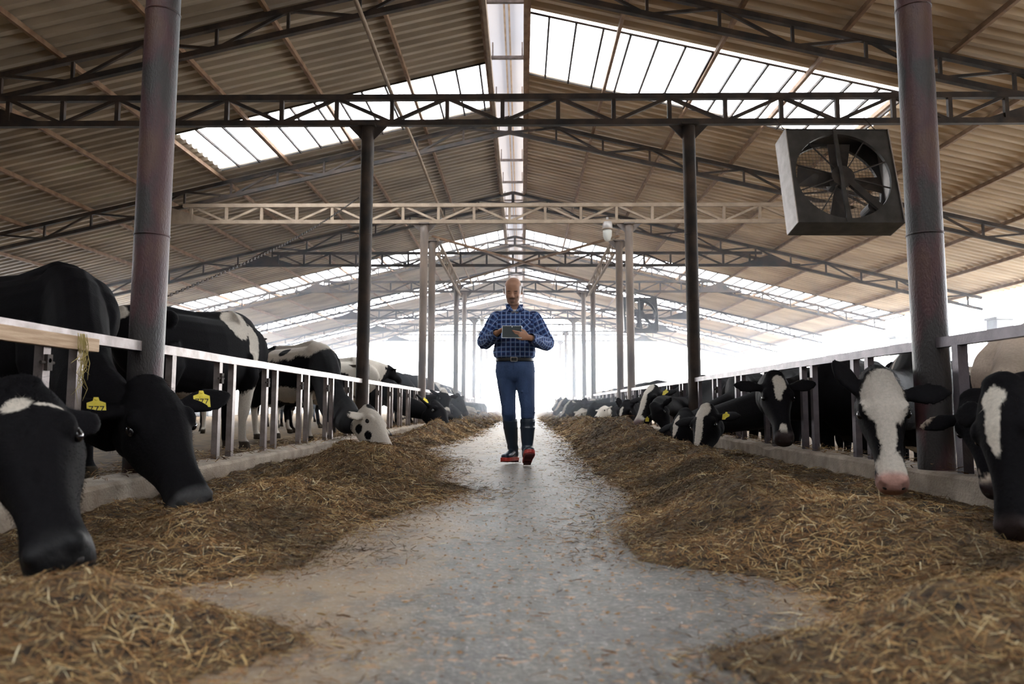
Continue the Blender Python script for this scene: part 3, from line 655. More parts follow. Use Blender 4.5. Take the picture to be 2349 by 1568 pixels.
def cow(label, wx, wy, hd, P, M, fn, bz=0., sc=1., vox=.02, white=(), black=(), base=0, thr=None, seed=0, tagtxt=None, tagside=(1,), hair=0, ears=(0,0), eardrop=0., legs=True, headsc=1., nose=(.03,.022,.022), bend=.34, hm=1., earlen=(1,1), tone=(.60,.55,.48), group='black and white cows at the feed barriers'):
    """wx,wy = withers on the ground plan; hd = heading angle; P poll, M muzzle tip; fn = way the forehead faces"""
    if bz < -.1 and 2.5 < wx < 3.2: wx = 3.2
    P = Vector(P); M = Vector(M); hx = (M-P).normalized(); fn = Vector(fn); hz = (fn-hx*fn.dot(hx)).normalized(); hy = hz.cross(hx)
    hs = (M-P).length/.575 if headsc == 0 else headsc
    hs *= hm; HM = Matrix((hx, hy, hz)).transposed(); P0 = P-hx*(.575*hs*(1-1/hm))*.5
    fw = Vector((math.cos(hd), math.sin(hd), 0)); lf = Vector((-math.sin(hd), math.cos(hd), 0)); up = Vector((0,0,1)); W0 = Vector((wx, wy, bz))-fw*.55*sc
    def B(x, y, z): return W0+(fw*x+lf*y+up*z)*sc
    H = lambda x, y, z: P0+(hx*x+hy*y+hz*z)*hs
    m = MB()
    m.rings([ring(B(x, 0, zc), lf, up, hw*sc, hh*sc, 22, 2.25) for x, zc, hh, hw in BODY])
    # spine ridge and hips
    m.tube([B(-.85,0,1.33), B(-.5,0,1.375), (B(0,0,1.355)), B(.45,0,1.40), B(.65,0,1.37)], [.04*sc,.06*sc,.06*sc,.07*sc,.05*sc], 8)
    for s in (-1, 1): m.ell(B(-.52, s*.22, 1.27), (.11*sc, .08*sc, .09*sc), 10)
    # neck
    A = B(.50, 0, 1.10); A1 = A+fw*bend*sc+up*.04*sc; C = H(.06, 0, -.10); C1 = C-(hx*.55+hz*.55).normalized()*.30*sc
    rs = []; n = 12; prev = None; G = None
    xf = XL if wx < 0 else XR
    if (A.x-xf)*(C.x-xf) < 0:        # the neck goes through a gap of the feed barrier, under the rail
        yc = A.y+(C.y-A.y)*(A.x-xf)/(A.x-C.x); g0, gp = (6.3125, 1.045) if wx < 0 else (6.0, 1.02)
        yg = g0+gp*round((yc-g0)/gp); A = A+up*.01*sc
        for c_ in YN+[18.9, 26.0]:
            if abs(yg-c_) < .34: yg = c_+math.copysign(.34, yg-c_)
        G = Vector((xf, yg, min(.62, max(.50, C.z)))); L0 = (G-A).length; L1 = (C-G).length; n = 16
        dg = ((G-A).normalized()+(C-G).normalized()+(C-A).normalized()*.5); dg.x *= 1.5; dg.normalize(); ha = (C-C1).normalized()
        def bez_(t):
            p0, m0, p1, m1, s_ = (A, fw*L0*.8, G, dg*L0*.9, t*2) if t < .5 else (G, dg*L1*.9, C, ha*L1*.9, t*2-1)
            return p0*(2*s_**3-3*s_**2+1)+m0*(s_**3-2*s_**2+s_)+p1*(3*s_**2-2*s_**3)+m1*(s_**3-s_**2)
    else: bez_ = lambda t: bez(A, A1, C1, C, t)
    for i in range(n+1):
        t = i/n; p = bez_(t); q = bez_(min(1, t+.02)) if i < n else p+(p-prev); d = (q-p).normalized() if i < n else (p-prev).normalized()
        u0 = up*(1-t)+hz*t; s = d.cross(u0).normalized(); u = s.cross(d).normalized(); prev = p
        if G: ra, rb = float(np.interp(t, [0,.3,.5,.8,1], [.20,.16,.130,.11,.092])), float(np.interp(t, [0,.22,.5,.8,1], [.33,.305,.215,.165,.130]))
        else: ra, rb = .20*(1-t)+.092*t, .33*(1-t)**1.1+.125*min(1, t+.2)**.5+.015*math.sin(math.pi*t)
        rs.append(ring(p, s, u, ra*sc, rb*sc, 18, 2.1))
    m.rings(rs)
    m.rings([ring(H(x, 0, z), hy, hz, hw*hs, hh*hs, 20, 2.35) for x, z, hh, hw in HEAD])
    for s in (-1, 1):
        m.ell(H(.165, s*.088, -.020), (.05*hs, .032*hs, .036*hs), 10, HM)         # brow
        m.ell(H(.10, s*.075, -.16), (.085*hs, .045*hs, .075*hs), 10, HM)            # cheek
        m.ell(H(.525, s*.040, -.045), (.030*hs, .026*hs, .022*hs), 8, HM)            # nostril wing
        ea = ears[0 if s < 0 else 1]                                                 # ear lift angle
        e0 = H(.075, s*.085, -.060); dirv = (hy*s*math.cos(ea)+hz*math.sin(ea)*.35-hx*math.sin(ea)*.95-hx*.12).normalized()
        eu = hx.cross(dirv).normalized(); ev = dirv.cross(eu).normalized()
        prof = [(0,.024,.022),(.05,.040,.020),(.10,.060,.015),(.15,.064,.013),(.19,.050,.012),(.22,.028,.010),(.236,.010,.007)]
        el_ = earlen[0 if s < 0 else 1]; m.rings([ring(e0+dirv*a*hs*el_+up*(-eardrop*a*a*3)*hs, ev, eu, max(b*hs, vox*.8), max(c*hs, vox*.62), 14, 2) for a, b, c in prof])
    m.ell(H(-.02, 0, -.02), (.05*hs, .075*hs, .045*hs), 10, HM)                      # poll
    m.ell(H(.50, 0, -.155), (.05*hs, .045*hs, .022*hs), 10, HM)                      # chin
    if legs:
        for s in (-1, 1):
            j = .07*random.uniform(-1, 1)
            m.tube([B(.55, s*.16, 1.0), B(.60, s*.19, .76), B(.60+j*.4, s*.185, .62), B(.62+j, s*.17, .40), B(.60+j, s*.17, .30), B(.61+j, s*.17, .12), B(.64+j, s*.17, .055)], [.13*sc,.11*sc,.075*sc,.060*sc,.042*sc,.043*sc,.05*sc], 12)
            m.rings([ring(B(.65+j, s*.17, z), fw, lf, r_*sc, r_*.9*sc, 12) for z, r_ in ((.085,.050),(.04,.058),(0,.066))])
            j = .10*random.uniform(-1, 1)
            m.tube([B(-.55, s*.16, 1.0), B(-.50, s*.21, .80), B(-.52+j*.3, s*.22, .66), B(-.72+j*.6, s*.20, .50), B(-.74+j, s*.19, .42), B(-.70+j, s*.18, .13), B(-.66+j, s*.18, .06)], [.20*sc,.17*sc,.115*sc,.062*sc,.050*sc,.042*sc,.05*sc], 12)
            m.rings([ring(B(-.65+j, s*.18, z), fw, lf, r_*sc, r_*.9*sc, 12) for z, r_ in ((.085,.048),(.04,.056),(0,.064))])
        m.ell(B(-.45, 0, .62), (.20*sc, .17*sc, .15*sc), 12)
    if vox <= .025: m.tube([B(-.88, 0, 1.28), B(-.97, 0, 1.15), B(-.98, .02, .8), B(-.96, .03, .5), B(-.95, .03, .35)], [.035*sc,.028*sc,.02*sc,.03*sc,.012*sc], 8)
    o = fuse('cow', m, vox, 3)
    COWN[0] += 1
    # coat colours from patches given in the body, head or neck frame
    nv = len(o.data.vertices); co = np.empty(nv*3, np.float32); o.data.vertices.foreach_get('co', co); co = co.reshape(-1, 3)
    bm = np.array(Matrix((fw, lf, up))); cb = ((co-np.array(W0))@bm.T)/sc; ch = ((co-np.array(P0))@np.array(Matrix((hx, hy, hz))).T)/hs
    # cheap vector noise: sum of rotated sines
    def sn(c, f, sd_):
        r_ = np.random.default_rng(sd_+seed*17); v = np.zeros(len(c))
        for k in range(6):
            a_ = r_.normal(0, 1, 3); a_ /= np.linalg.norm(a_); v += np.sin(c@a_*f*(1+.35*k)+r_.uniform(0, 6.28))/(1+.25*k)
        return v/3
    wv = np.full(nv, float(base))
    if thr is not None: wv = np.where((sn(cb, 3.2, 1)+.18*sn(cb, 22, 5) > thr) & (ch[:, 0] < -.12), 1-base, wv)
    jit = .10*sn(cb, 26, 2)+.05*sn(cb, 90, 3)+.03*np.random.default_rng(seed).normal(0, 1, nv)
    for val, lst in ((1, white), (0, black)):
        for fr, c_, r_ in lst:
            q = (ch if fr == 'h' else cb)-np.array(c_); dd = np.sqrt(np.sum((q/np.array(r_))**2, 1))+jit
            sm = np.clip((1.04-dd)/.08, 0, 1); wv = wv+(val-wv)*sm
    tone_w = np.array(tone); blk = np.array((.0072,.0068,.0078))
    dirt = np.clip(.85+.25*sn(cb, 7, 8), .6, 1.1)[:, None]
    colr = blk*(1-wv[:, None])+tone_w*dirt*wv[:, None]
    hoof = (cb[:, 2] < .085) & (np.linalg.norm(ch, axis=1) > .9); colr[hoof] = (.05,.04,.03)
    wet = np.zeros(nv)
    ns = (ch[:, 0] > .515) & (ch[:, 2] > -.15) & (ch[:, 0] < .7) & (np.abs(ch[:, 1]) < .12); nb = np.clip((ch[:, 0]-.49-.012*sn(ch, 30, 4))/.035, 0, 1)*((ch[:, 2] > -.16) & (ch[:, 0] < .7) & (np.abs(ch[:, 1]) < .12)); colr = colr*(1-nb[:, None])+np.array(nose)*nb[:, None]; wet = nb*.45
    at_ = o.data.attributes.new('coat', 'FLOAT_COLOR', 'POINT'); at_.data.foreach_set('color', np.concatenate([colr, wet[:, None]], 1).astype(np.float32).ravel())
    o.data.materials.append(M_COAT)
    tag(o, label, 'cow', group)
    if vox < .03:
        for s in (-1, 1):
            MB().ell(H(.185, s*.107, -.045), (.024*hs, .016*hs, .019*hs), 14, HM).build('eye', M_EYE, o, True)
            MB().ell(H(.556, s*.036, -.072), (.014*hs, .015*hs, .011*hs), 10, HM).build('nostril', M_DARKNOS, o, True)
    if tagtxt is not None:
        for s in tagside:
            ea = ears[0 if s < 0 else 1]; dirv = (hy*s*math.cos(ea)+hz*math.sin(ea)*.35-hx*math.sin(ea)*.95-hx*.12).normalized()
            eu = hx.cross(dirv).normalized()*s
            if eu.dot(cam.location-P0) < 0: eu = -eu
            p = H(.075, s*.085, -.060)+dirv*.105*hs+eu*(.021*hs+vox*.5)+Vector((0, 0, -.02))
            zz = (eu+(cam.location-P0).normalized()*.5).normalized(); yy = (up-zz*up.dot(zz)).normalized(); xx = yy.cross(zz)
            mtx = Matrix((xx, yy, zz)).transposed().to_4x4(); mtx.translation = p
            w_, h_ = .030*hs, .030*hs
            vs = [(-w_,-h_),(w_,-h_),(w_,h_*.7),(w_*.35,h_),(w_*.25,h_*1.5),(-w_*.25,h_*1.5),(-w_*.35,h_),(-w_,h_*.7)]; k = len(vs)
            tg = MB().add([(x, y, 0) for x, y in vs]+[(x, y, .003) for x, y in vs], [tuple(range(k))[::-1], tuple(range(k, 2*k))]+[(i, (i+1)%k, k+(i+1)%k, k+i) for i in range(k)]).build('ear_tag', M_YTAG, o)
            tg.matrix_local = mtx
            tg['label'] = 'yellow plastic ear tag'
            if tagtxt: text_obj(tagtxt, .034*hs, tg, (0, -.006*hs, .0036), (0,0,0), M_INK)
            MB().tube([(0, h_*1.2, -.012), (0, h_*1.2, .008)], .006*hs, 10).build('tag_button', M_YTAG, tg)
    if hair:
        # short coat hairs on the head and neck
        sel = np.where((ch[:, 0] > -.35) & (ch[:, 0] < .46))[0]; nr = np.empty(nv*3, np.float32); o.data.vertices.foreach_get('normal', nr) if False else None
        me = o.data; nr = np.array([me.vertices[i].normal[:] for i in rng.choice(sel, min(hair, len(sel)))]) if False else None
        idx = rng.choice(sel, hair); nrm = np.array([tuple(me.vertices[int(i)].normal) for i in idx]); p = co[idx]+rng.normal(0, vox*.4, (hair, 3))
        tuft = (ch[idx, 0] < .10) & (np.abs(ch[idx, 1]) < .09) & (ch[idx, 2] > -.02)
        ln = np.where(tuft, rng.uniform(.025, .060, hair), rng.uniform(.006, .014, hair))[:, None]
        d = nrm*.45+np.array(hx)*.9+rng.normal(0, .28, (hair, 3)); d /= np.linalg.norm(d, axis=1, keepdims=True)
        s = np.cross(d, nrm); s /= np.linalg.norm(s, axis=1, keepdims=True)+1e-9; wd = .0009
        V = np.stack([p-s*wd, p+s*wd, p+d*ln-nrm*ln*.12], 1).reshape(-1, 3)
        hm = bpy.data.meshes.new('hair'); hm.vertices.add(len(V)); hm.vertices.foreach_set('co', V.astype(np.float32).ravel())
        hm.loops.add(len(V)); hm.loops.foreach_set('vertex_index', np.arange(len(V), dtype=np.int32)); hm.polygons.add(hair); hm.polygons.foreach_set('loop_start', np.arange(hair, dtype=np.int32)*3)
        hm.update(calc_edges=True)
        cc = np.repeat(np.concatenate([colr[idx]*1.15, np.zeros((hair, 1))], 1), 3, 0)
        a2 = hm.attributes.new('coat', 'FLOAT_COLOR', 'POINT'); a2.data.foreach_set('color', cc.astype(np.float32).ravel()); hm.materials.append(M_COAT)
        ho = bpy.data.objects.new('hair', hm); COL.objects.link(ho); ho.parent = o; ho['kind'] = 'stuff'
    return o

# ---- left row (pen floor level with the alley)
LZ = .03
cow('nearest black cow with a white tuft on its forehead, muzzle in the hay', -3.15, 3.05, R(-8), at(30, 896, 2.5), at(122, 1268, 2.1), (.42,-.85,.25), LZ, 1.0, .011,
    white=[('h',(.10,-.0,.03),(.028,.036,.05)), ('h',(.11,.075,.02),(.007,.04,.04))], seed=1, hair=16000, headsc=0, ears=(.5,-.9), earlen=(1,.45), tagtxt=None, nose=(.011,.011,.012))
cow('black cow with yellow tags on both ears reaching down beside the thick left column', -3.25, 5.1, R(-28), at(346, 890, 4.15), at(460, 1132, 3.75), (.62,-.62,.30), LZ, 1.06, .011,
    white=[('b',(-.2,.0,.5),(.2,.3,.12))], seed=2, tagtxt='777', tagside=(-1,1), hair=14000, headsc=0, hm=1.06, ears=(.12,.12), nose=(.05,.05,.052))
cow('tall black cow with a white shoulder patch standing turned away behind the left barrier', -3.50, 8.75, R(68), at(572, 768, 9.7), at(585, 792, 10.2), (.1,.35,.95), LZ, 1.12, .016,
    white=[('b',(.42,-.20,1.32),(.16,.32,.17)), ('b',(.62,-.24,1.12),(.09,.16,.24)), ('b',(.6,-.2,.2),(.3,.3,.42)), ('b',(-.92,-.05,1.34),(.10,.2,.10)), ('b',(-.1,0,.5),(.5,.4,.10)), ('b',(-.65,-.15,.15),(.25,.25,.2))], seed=3, tagtxt='', tagside=(-1,), ears=(.55,.3), headsc=0, hair=0)
cow('white-faced cow with black cheek spots eating the hay through the left barrier', -3.05, 10.75, R(-38), at(851, 938, 8.3), at(909, 1030, 7.85), (.80,-.35,.40), LZ, 1.02, .014,
    white=[('h',(.30,0,-.05),(.36,.30,.20)), ('b',(.0,.0,1.38),(.62,.6,.26)), ('b',(.62,-.0,1.42),(.38,.40,.24)), ('b',(.55,0,.2),(.35,.4,.5)), ('b',(.2,-.3,.62),(.35,.2,.16)), ('b',(.95,0,.62),(.45,.3,.15)), ('b',(-.6,0,.2),(.4,.4,.35))],
    black=[('h',(.17,-.10,-.15),(.042,.06,.042)), ('h',(.29,-.09,-.12),(.042,.06,.036)), ('h',(.35,-.085,-.16),(.030,.05,.026)), ('h',(.285,-.09,-.20),(.024,.05,.022)), ('b',(-.62,0,1.2),(.26,.5,.4)), ('b',(.05,-.25,1.30),(.12,.2,.07)), ('h',(.0,0,.02),(.05,.07,.04))],
    seed=4, headsc=0, ears=(-.5,-.3), nose=(.35,.22,.20), tone=(.66,.60,.52))
cow('black and cream cow standing partly behind the second left column', -3.25, 14.2, R(20), (-2.72, 14.9, 1.36), (-2.5, 15.25, 1.1), (.5,.4,.8), LZ, 1.0, .024, thr=.1, seed=5, ears=(.3,.3), headsc=0)
cow('black cow with its back level with the left top rail, behind the third bay', -3.5, 17.2, R(0), at(1003, 925, 15.4), at(1040, 984, 14.6), (.7,-.4,.5), LZ, .98, .02, seed=6, tagtxt='', tagside=(-1,), ears=(.3,.3), headsc=0, tone=(.5,.45,.4))
cow('black cow with a white poll raising its head beside the third left column', -3.4, 19.2, R(-5), at(1020, 897, 17.6), at(1030, 945, 17.1), (.5,-.75,.4), LZ, 1.0, .024, white=[('h',(.0,0,.02),(.08,.09,.08)), ('h',(.5,0,-.08),(.10,.1,.1))], seed=7, ears=(.2,.2), headsc=0)
cow('black cow with a white muzzle bowed over the hay beyond the third left column', -3.3, 21.2, R(-8), at(1040, 932, 18.9), at(1071, 970, 18.4), (.7,-.4,.5), LZ, 1.0, .026, white=[('h',(.50,0,-.08),(.12,.12,.12))], seed=8, ears=(.2,.2), headsc=0)
cow('black cow with a pale-rimmed ear lifting its head toward the alley', -3.2, 23.0, R(0), at(1052, 905, 20.6), at(1077, 948, 20.3), (.7,-.3,.6), LZ, 1.02, .026, seed=9, ears=(.9,.5), headsc=0)
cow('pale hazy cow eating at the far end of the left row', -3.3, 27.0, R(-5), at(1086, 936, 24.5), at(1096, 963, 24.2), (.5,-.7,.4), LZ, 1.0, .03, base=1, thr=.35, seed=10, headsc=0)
for i, (y, t_) in enumerate(((29.3, .3), (31.6, 0), (34.5, .5))):
    cow(['mottled cow with its neck out, first past the pale hazy cow', 'dark distant cow, second past the pale hazy cow on the left', 'faintest cow of the left row near the open end'][i], -3.4, y, R(0), (-1.75, y-.5, .62), (-1.55, y-.8, .2), (.8,-.4,.4), LZ, 1., .034, thr=t_, seed=30+i, headsc=0)

cow('black cow standing deep in the left pen behind the tall turned cow', -6.1, 13.6, R(-80), (-6.0, 12.6, 1.15), (-5.9, 12.3, .75), (.3,-.8,.5), LZ, .93, .03, white=[('b',(.6,0,.3),(.3,.4,.3))], seed=51, headsc=0)
cow('black and white cow deep in the left pen behind the white-faced cow', -5.6, 17.2, R(-60), (-5.1, 16.2, .9), (-5.0, 15.9, .5), (.3,-.8,.5), LZ, .93, .03, thr=.3, seed=52, headsc=0)
cow('black cow deep in the left pen beyond the second left column', -5.9, 22.5, R(-40), (-5.0, 21.7, 1.0), (-4.8, 21.4, .6), (.3,-.8,.5), LZ, .93, .03, seed=53, headsc=0)
# ---- right row (pen floor lower than the alley)
RZ = -.34
cow('black cow with a white blaze, head straight down at the right edge of the photo', 3.05, 3.05, R(186), at(2288, 912, 2.95), at(2300, 1195, 2.78), (-.90,-.42,.1), RZ, 1.0, .011, hm=1.2, earlen=(.55,1),
    white=[('h',(.14,-.0,.05),(.15,.030,.08)), ('h',(.06,.0,.05),(.05,.05,.07))], seed=11, hair=6000, headsc=0, ears=(.1,.1))
cow('cream and tan flanked cow beyond the thick right column', 3.34, 4.66, R(182), (2.40, 3.94, .60), (2.27, 3.62, .16), (-.75,-.55,.35), RZ, 1.02, .014,
    base=1, black=[('b',(1.25,0,.6),(.3,.5,.5)), ('h',(.15,0,-.1),(.35,.3,.3))], white=[('h',(.35,.1,-.12),(.2,.1,.1))], seed=12, headsc=0, tone=(.58,.47,.38))
cow('cow with a broad white face and pink nose beside the thick right column', 2.98, 5.95, R(240), at(2018, 866, 3.85), at(2056, 1112, 3.58), (-.30,-.90,.25), RZ, .97, .011,
    white=[('h',(.11,.01,.02),(.16,.110,.11)), ('h',(.25,-.005,.0),(.22,.045,.1)), ('h',(.49,.0,-.06),(.13,.065,.11)), ('b',(.75,0,1.28),(.12,.2,.1)), ('b',(.0,0,.5),(.5,.3,.1))],
    seed=13, hair=14000, headsc=0, ears=(.95,-.05), nose=(.42,.24,.20), tone=(.66,.60,.53), bend=.25)
cow('black cow with a crooked white blaze looking at the camera over the right curb', 2.95, 7.3, R(228), at(1779, 862, 5.9), at(1806, 1002, 5.55), (-.10,-.92,.35), RZ, .97, .012,
    white=[('h',(.09,.01,.04),(.085,.052,.07)), ('h',(.17,-.012,.04),(.09,.028,.06)), ('h',(.49,-.01,-.02),(.05,.028,.06))], seed=14, hair=5000, headsc=0, ears=(.0,.1), bend=.25)
cow('black cow with a full white blaze bowed into the hay by the right curb', 2.95, 9.0, R(222), at(1618, 935, 7.45), at(1589, 1046, 7.05), (-.62,-.72,.25), RZ, .97, .013,
    white=[('h',(.05,0,.03),(.11,.065,.09)), ('h',(.28,.0,.02),(.30,.034,.10))], seed=15, headsc=0, ears=(-.1,-.2), tagtxt='', tagside=(1,), bend=.3)
cow('black cow with a thin white nose stripe, left of the fully blazed cow', 2.9, 10.6, R(222), at(1566, 945, 8.5), at(1532, 1040, 8.05), (-.70,-.65,.2), RZ, .97, .015,
    white=[('h',(.22,.0,.03),(.14,.030,.08))], seed=16, headsc=0, ears=(-.2,-.2), bend=.3)
cow('dark cow with yellow ear tag and white chin, behind the stripe-nosed cow', 3.0, 12.1, R(225), at(1497, 930, 9.6), at(1530, 1000, 9.3), (-.75,-.55,.3), RZ, .97, .018,
    white=[('h',(.35,0,-.2),(.08,.1,.06))], seed=17, headsc=0, ears=(-.2,-.1), tagtxt='', tagside=(-1,), bend=.3)
cow('cow with a long white blaze holding its head highest in the right row', 2.9, 13.25, R(215), at(1494, 890, 11.2), at(1455, 968, 10.7), (-.62,-.50,.6), RZ, 1.0, .018,
    white=[('h',(.05,0,.04),(.10,.06,.07)), ('h',(.3,.0,.02),(.30,.036,.08)), ('h',(.52,0,-.06),(.08,.08,.10))], seed=18, headsc=0, ears=(-.1,-.1), tagtxt='', tagside=(1,), nose=(.2,.14,.14))
cow('dark cow with upright ears and a small white stripe, muzzle in the tall hay', 2.95, 14.6, R(215), at(1436, 922, 12.9), at(1411, 988, 12.5), (-.62,-.72,.3), RZ, .97, .02,
    white=[('h',(.22,.0,.03),(.10,.025,.06))], seed=19, headsc=0, ears=(1.1,1.1))
far = [(1385, 932, 1362, 955, 16.0, 1, 'white-headed cow bowed behind the tall hay on the right'), (1362, 925, 1338, 962, 17.6, 0, 'black cow with its cheek on the hay behind the white-headed one'),
       (1334, 938, 1308, 966, 18.6, 1, 'pale-headed cow farther down the right row'), (1340, 916, 1304, 948, 20.4, 0, 'black cow stretching its neck above the pale-headed cow'),
       (1306, 922, 1281, 958, 21.8, 2, 'cow with a white stripe far down the right row'), (1295, 914, 1268, 944, 24.2, 2, 'mottled bluish cow in the haze of the right row'),
       (1284, 912, 1264, 936, 28.0, 2, 'faint cow at the far end of the right row')]
for i, (a1, b1, a2, b2, Y, md, lab) in enumerate(far):
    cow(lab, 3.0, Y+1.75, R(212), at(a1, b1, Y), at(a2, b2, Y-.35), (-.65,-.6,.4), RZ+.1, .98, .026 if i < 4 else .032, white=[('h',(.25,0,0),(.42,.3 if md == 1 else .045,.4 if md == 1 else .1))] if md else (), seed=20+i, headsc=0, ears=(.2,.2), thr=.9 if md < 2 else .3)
cow('black and white cow standing sideways behind the right barrier near the second column', 4.6, 11.0, R(200), (3.6, 10.4, 1.05), (3.35, 10.1, .78), (-.6,-.3,.7), RZ, 1.0, .024, thr=.2, seed=41, headsc=0)
cow('black cow resting behind the white-faced cow, back level with the right rail', 5.2, 9.4, R(190), (4.45, 9.0, .98), (4.15, 8.75, .75), (-.6,-.3,.7), RZ, 1.0, .024, white=[('b',(-.1,0,1.3),(.25,.4,.2))], seed=42, headsc=0)
# ---------------------------------------------------------------- the walking man
def add_color(o, name, col):
    a = o.data.attributes.new(name, 'FLOAT_COLOR', 'POINT'); a.data.foreach_set('color', col.astype(np.float32).ravel())
def attr_mat(name, attr, rough=.55, bump=0, bs=200, sss=0):
    m = bpy.data.materials.new(name); m.use_nodes = True; nt = m.node_tree; N = nt.nodes; L = nt.links; b = N['Principled BSDF']
    a = N.new('ShaderNodeAttribute'); a.attribute_name = attr; L.new(a.outputs['Color'], b.inputs['Base Color']); b.inputs['Roughness'].default_value = rough
    if bump:
        tc = N.new('ShaderNodeTexCoord'); n = N.new('ShaderNodeTexNoise'); n.inputs['Scale'].default_value = bs; L.new(tc.outputs['Object'], n.inputs[0])
        bp = N.new('ShaderNodeBump'); bp.inputs['Strength'].default_value = bump; bp.inputs['Distance'].default_value = .002; L.new(n.outputs[0], bp.inputs['Height']); L.new(bp.outputs[0], b.inputs['Normal'])
    return m
def plaid_mat():
    m = bpy.data.materials.new('blue_plaid_cotton'); m.use_nodes = True; nt = m.node_tree; N = nt.nodes; L = nt.links; b = N['Principled BSDF']; b.inputs['Roughness'].default_value = .85
    a = N.new('ShaderNodeAttribute'); a.attribute_name = 'plaid'; sx = N.new('ShaderNodeSeparateXYZ'); L.new(a.outputs['Vector'], sx.inputs[0])
    def mt(op, x, y=None):
        n = N.new('ShaderNodeMath'); n.operation = op
        for i, v in enumerate((x, y)):
            if v is None: continue
            if isinstance(v, (int, float)): n.inputs[i].default_value = v
            else: L.new(v, n.inputs[i])
        return n.outputs[0]
    def band(src, period, centre, half):
        f = mt('FRACT', mt('DIVIDE', src, period)); return mt('LESS_THAN', mt('ABSOLUTE', mt('SUBTRACT', f, centre)), half)
    def mix(f, c1, c2):
        n = N.new('ShaderNodeMix'); n.data_type = 'RGBA'; L.new(f, n.inputs[0])
        for i, c in ((6, c1), (7, c2)):
            if isinstance(c, tuple): n.inputs[i].default_value = (*c, 1)
            else: L.new(c, n.inputs[i])
        return n.outputs[2]
    p = .044
    col = mix(mt('MULTIPLY', band(sx.outputs[0], p, .5, .30), 1.0), (.045,.10,.29), (.013,.028,.11))
    col2 = mix(band(sx.outputs[1], p, .5, .30), (.062,.14,.37), col)
    wu = band(sx.outputs[0], p, .06, .045); wv = band(sx.outputs[1], p, .06, .045)
    col3 = mix(mt('MULTIPLY', wu, .8), col2, (.58,.68,.86)); col4 = mix(mt('MULTIPLY', wv, .55), col3, (.42,.56,.80))
    L.new(col4, b.inputs['Base Color']); return m
M_PLAID = plaid_mat(); M_SKIN = attr_mat('skin', 'tone', .5, .15, 260)
M_DENIM = mat('blue_denim', (.018,.040,.105), (.045,.085,.19), 7, .85, 0, .5, 140, stretch=(1,1,.5))
M_RUBBER = mat('navy_rubber_boot', (.010,.020,.036), (.018,.032,.052), 5, .28, 0, .1, 30)
M_SOLE = mat('red_rubber_sole', (.40,.025,.02), (.50,.05,.035), 9, .5); M_SOLED = mat('dark_red_tread', (.11,.018,.02), (.17,.03,.03), 30, .7, 0, .5, 60)
M_LEATHER = mat('black_leather', (.012,.011,.011), rough=.4); M_CHROME = mat('steel_buckle', (.5,.47,.43), rough=.3, metal=.3)
M_TEE = mat('white_tee', (.72,.73,.75), rough=.9); M_HAIR = mat('dark_cropped_hair', (.03,.024,.02), (.07,.055,.045), 90, .8)
M_TABB = mat('slate_tablet_back', (.014,.026,.028), rough=.55, metal=.0); M_TABE = mat('pale_tablet_rim', (.62,.66,.68), rough=.3, metal=.6); M_SCR = mat('tablet_screen', (.01,.01,.012), rough=.08)
MY = 6.95; MX = -.065
man = thing('person', 'bald man in blue checked shirt, jeans and red-soled boots walking with a tablet', 'person', (MX, MY, 0))
V = Vector
X_, Y_, Z_ = V((1,0,0)), V((0,1,0)), V((0,0,1))
def hand(m, wrist, fwd, palm, s, curls, thumb_out=1.0, k=1.0):
    """fwd = wrist to knuckles, palm = way the palm faces, s = side of the thumb"""
    fwd = fwd.normalized(); sd = fwd.cross(palm).normalized()*s; palm = (palm-fwd*palm.dot(fwd)).normalized()
    m.rings([ring(wrist+fwd*a*k, sd, palm, b*k, c*k, 14, 2.3) for a, b, c in ((-.03,.026,.021),(0,.027,.020),(.03,.035,.018),(.06,.041,.016),(.085,.041,.014),(.095,.036,.010))])
    for i in range(4):
        off = (.030-.0205*i)*k; L0 = (.040,.045,.042,.033)[i]*k; c = curls[i]
        base = wrist+fwd*(.080 if 0 < i < 3 else .074)*k+sd*off; d = fwd; pts = [base-fwd*.012*k, base]
        for j, (ll, ang) in enumerate(((1, c[0]), (.68, c[1]), (.52, c[2]))):
            d = (Matrix.Rotation(ang, 3, fwd.cross(palm).normalized())@d); pts.append(pts[-1]+d*L0*ll)
        r = (.0092, .0088, .0078, .0072)[i]*k; m.tube([pts[0], pts[1], pts[2], pts[3], pts[4], pts[4]+d*.004*k], [r*1.05, r, r*.95, r*.88, r*.72, r*.3], 8)
    t0 = wrist+fwd*.022*k+sd*.024*k; t1 = t0+(sd*.8*thumb_out+fwd*.75+palm*.35).normalized()*.040*k; t2 = t1+(sd*.25*thumb_out+fwd*.9+palm*.45).normalized()*.030*k; t3 = t2+(fwd*.9+palm*.5).normalized()*.024*k
    m.tube([t0, t1, t2, t3, t3+(t3-t2)*.15], [.014*k, .012*k, .0102*k, .008*k, .003*k], 8)
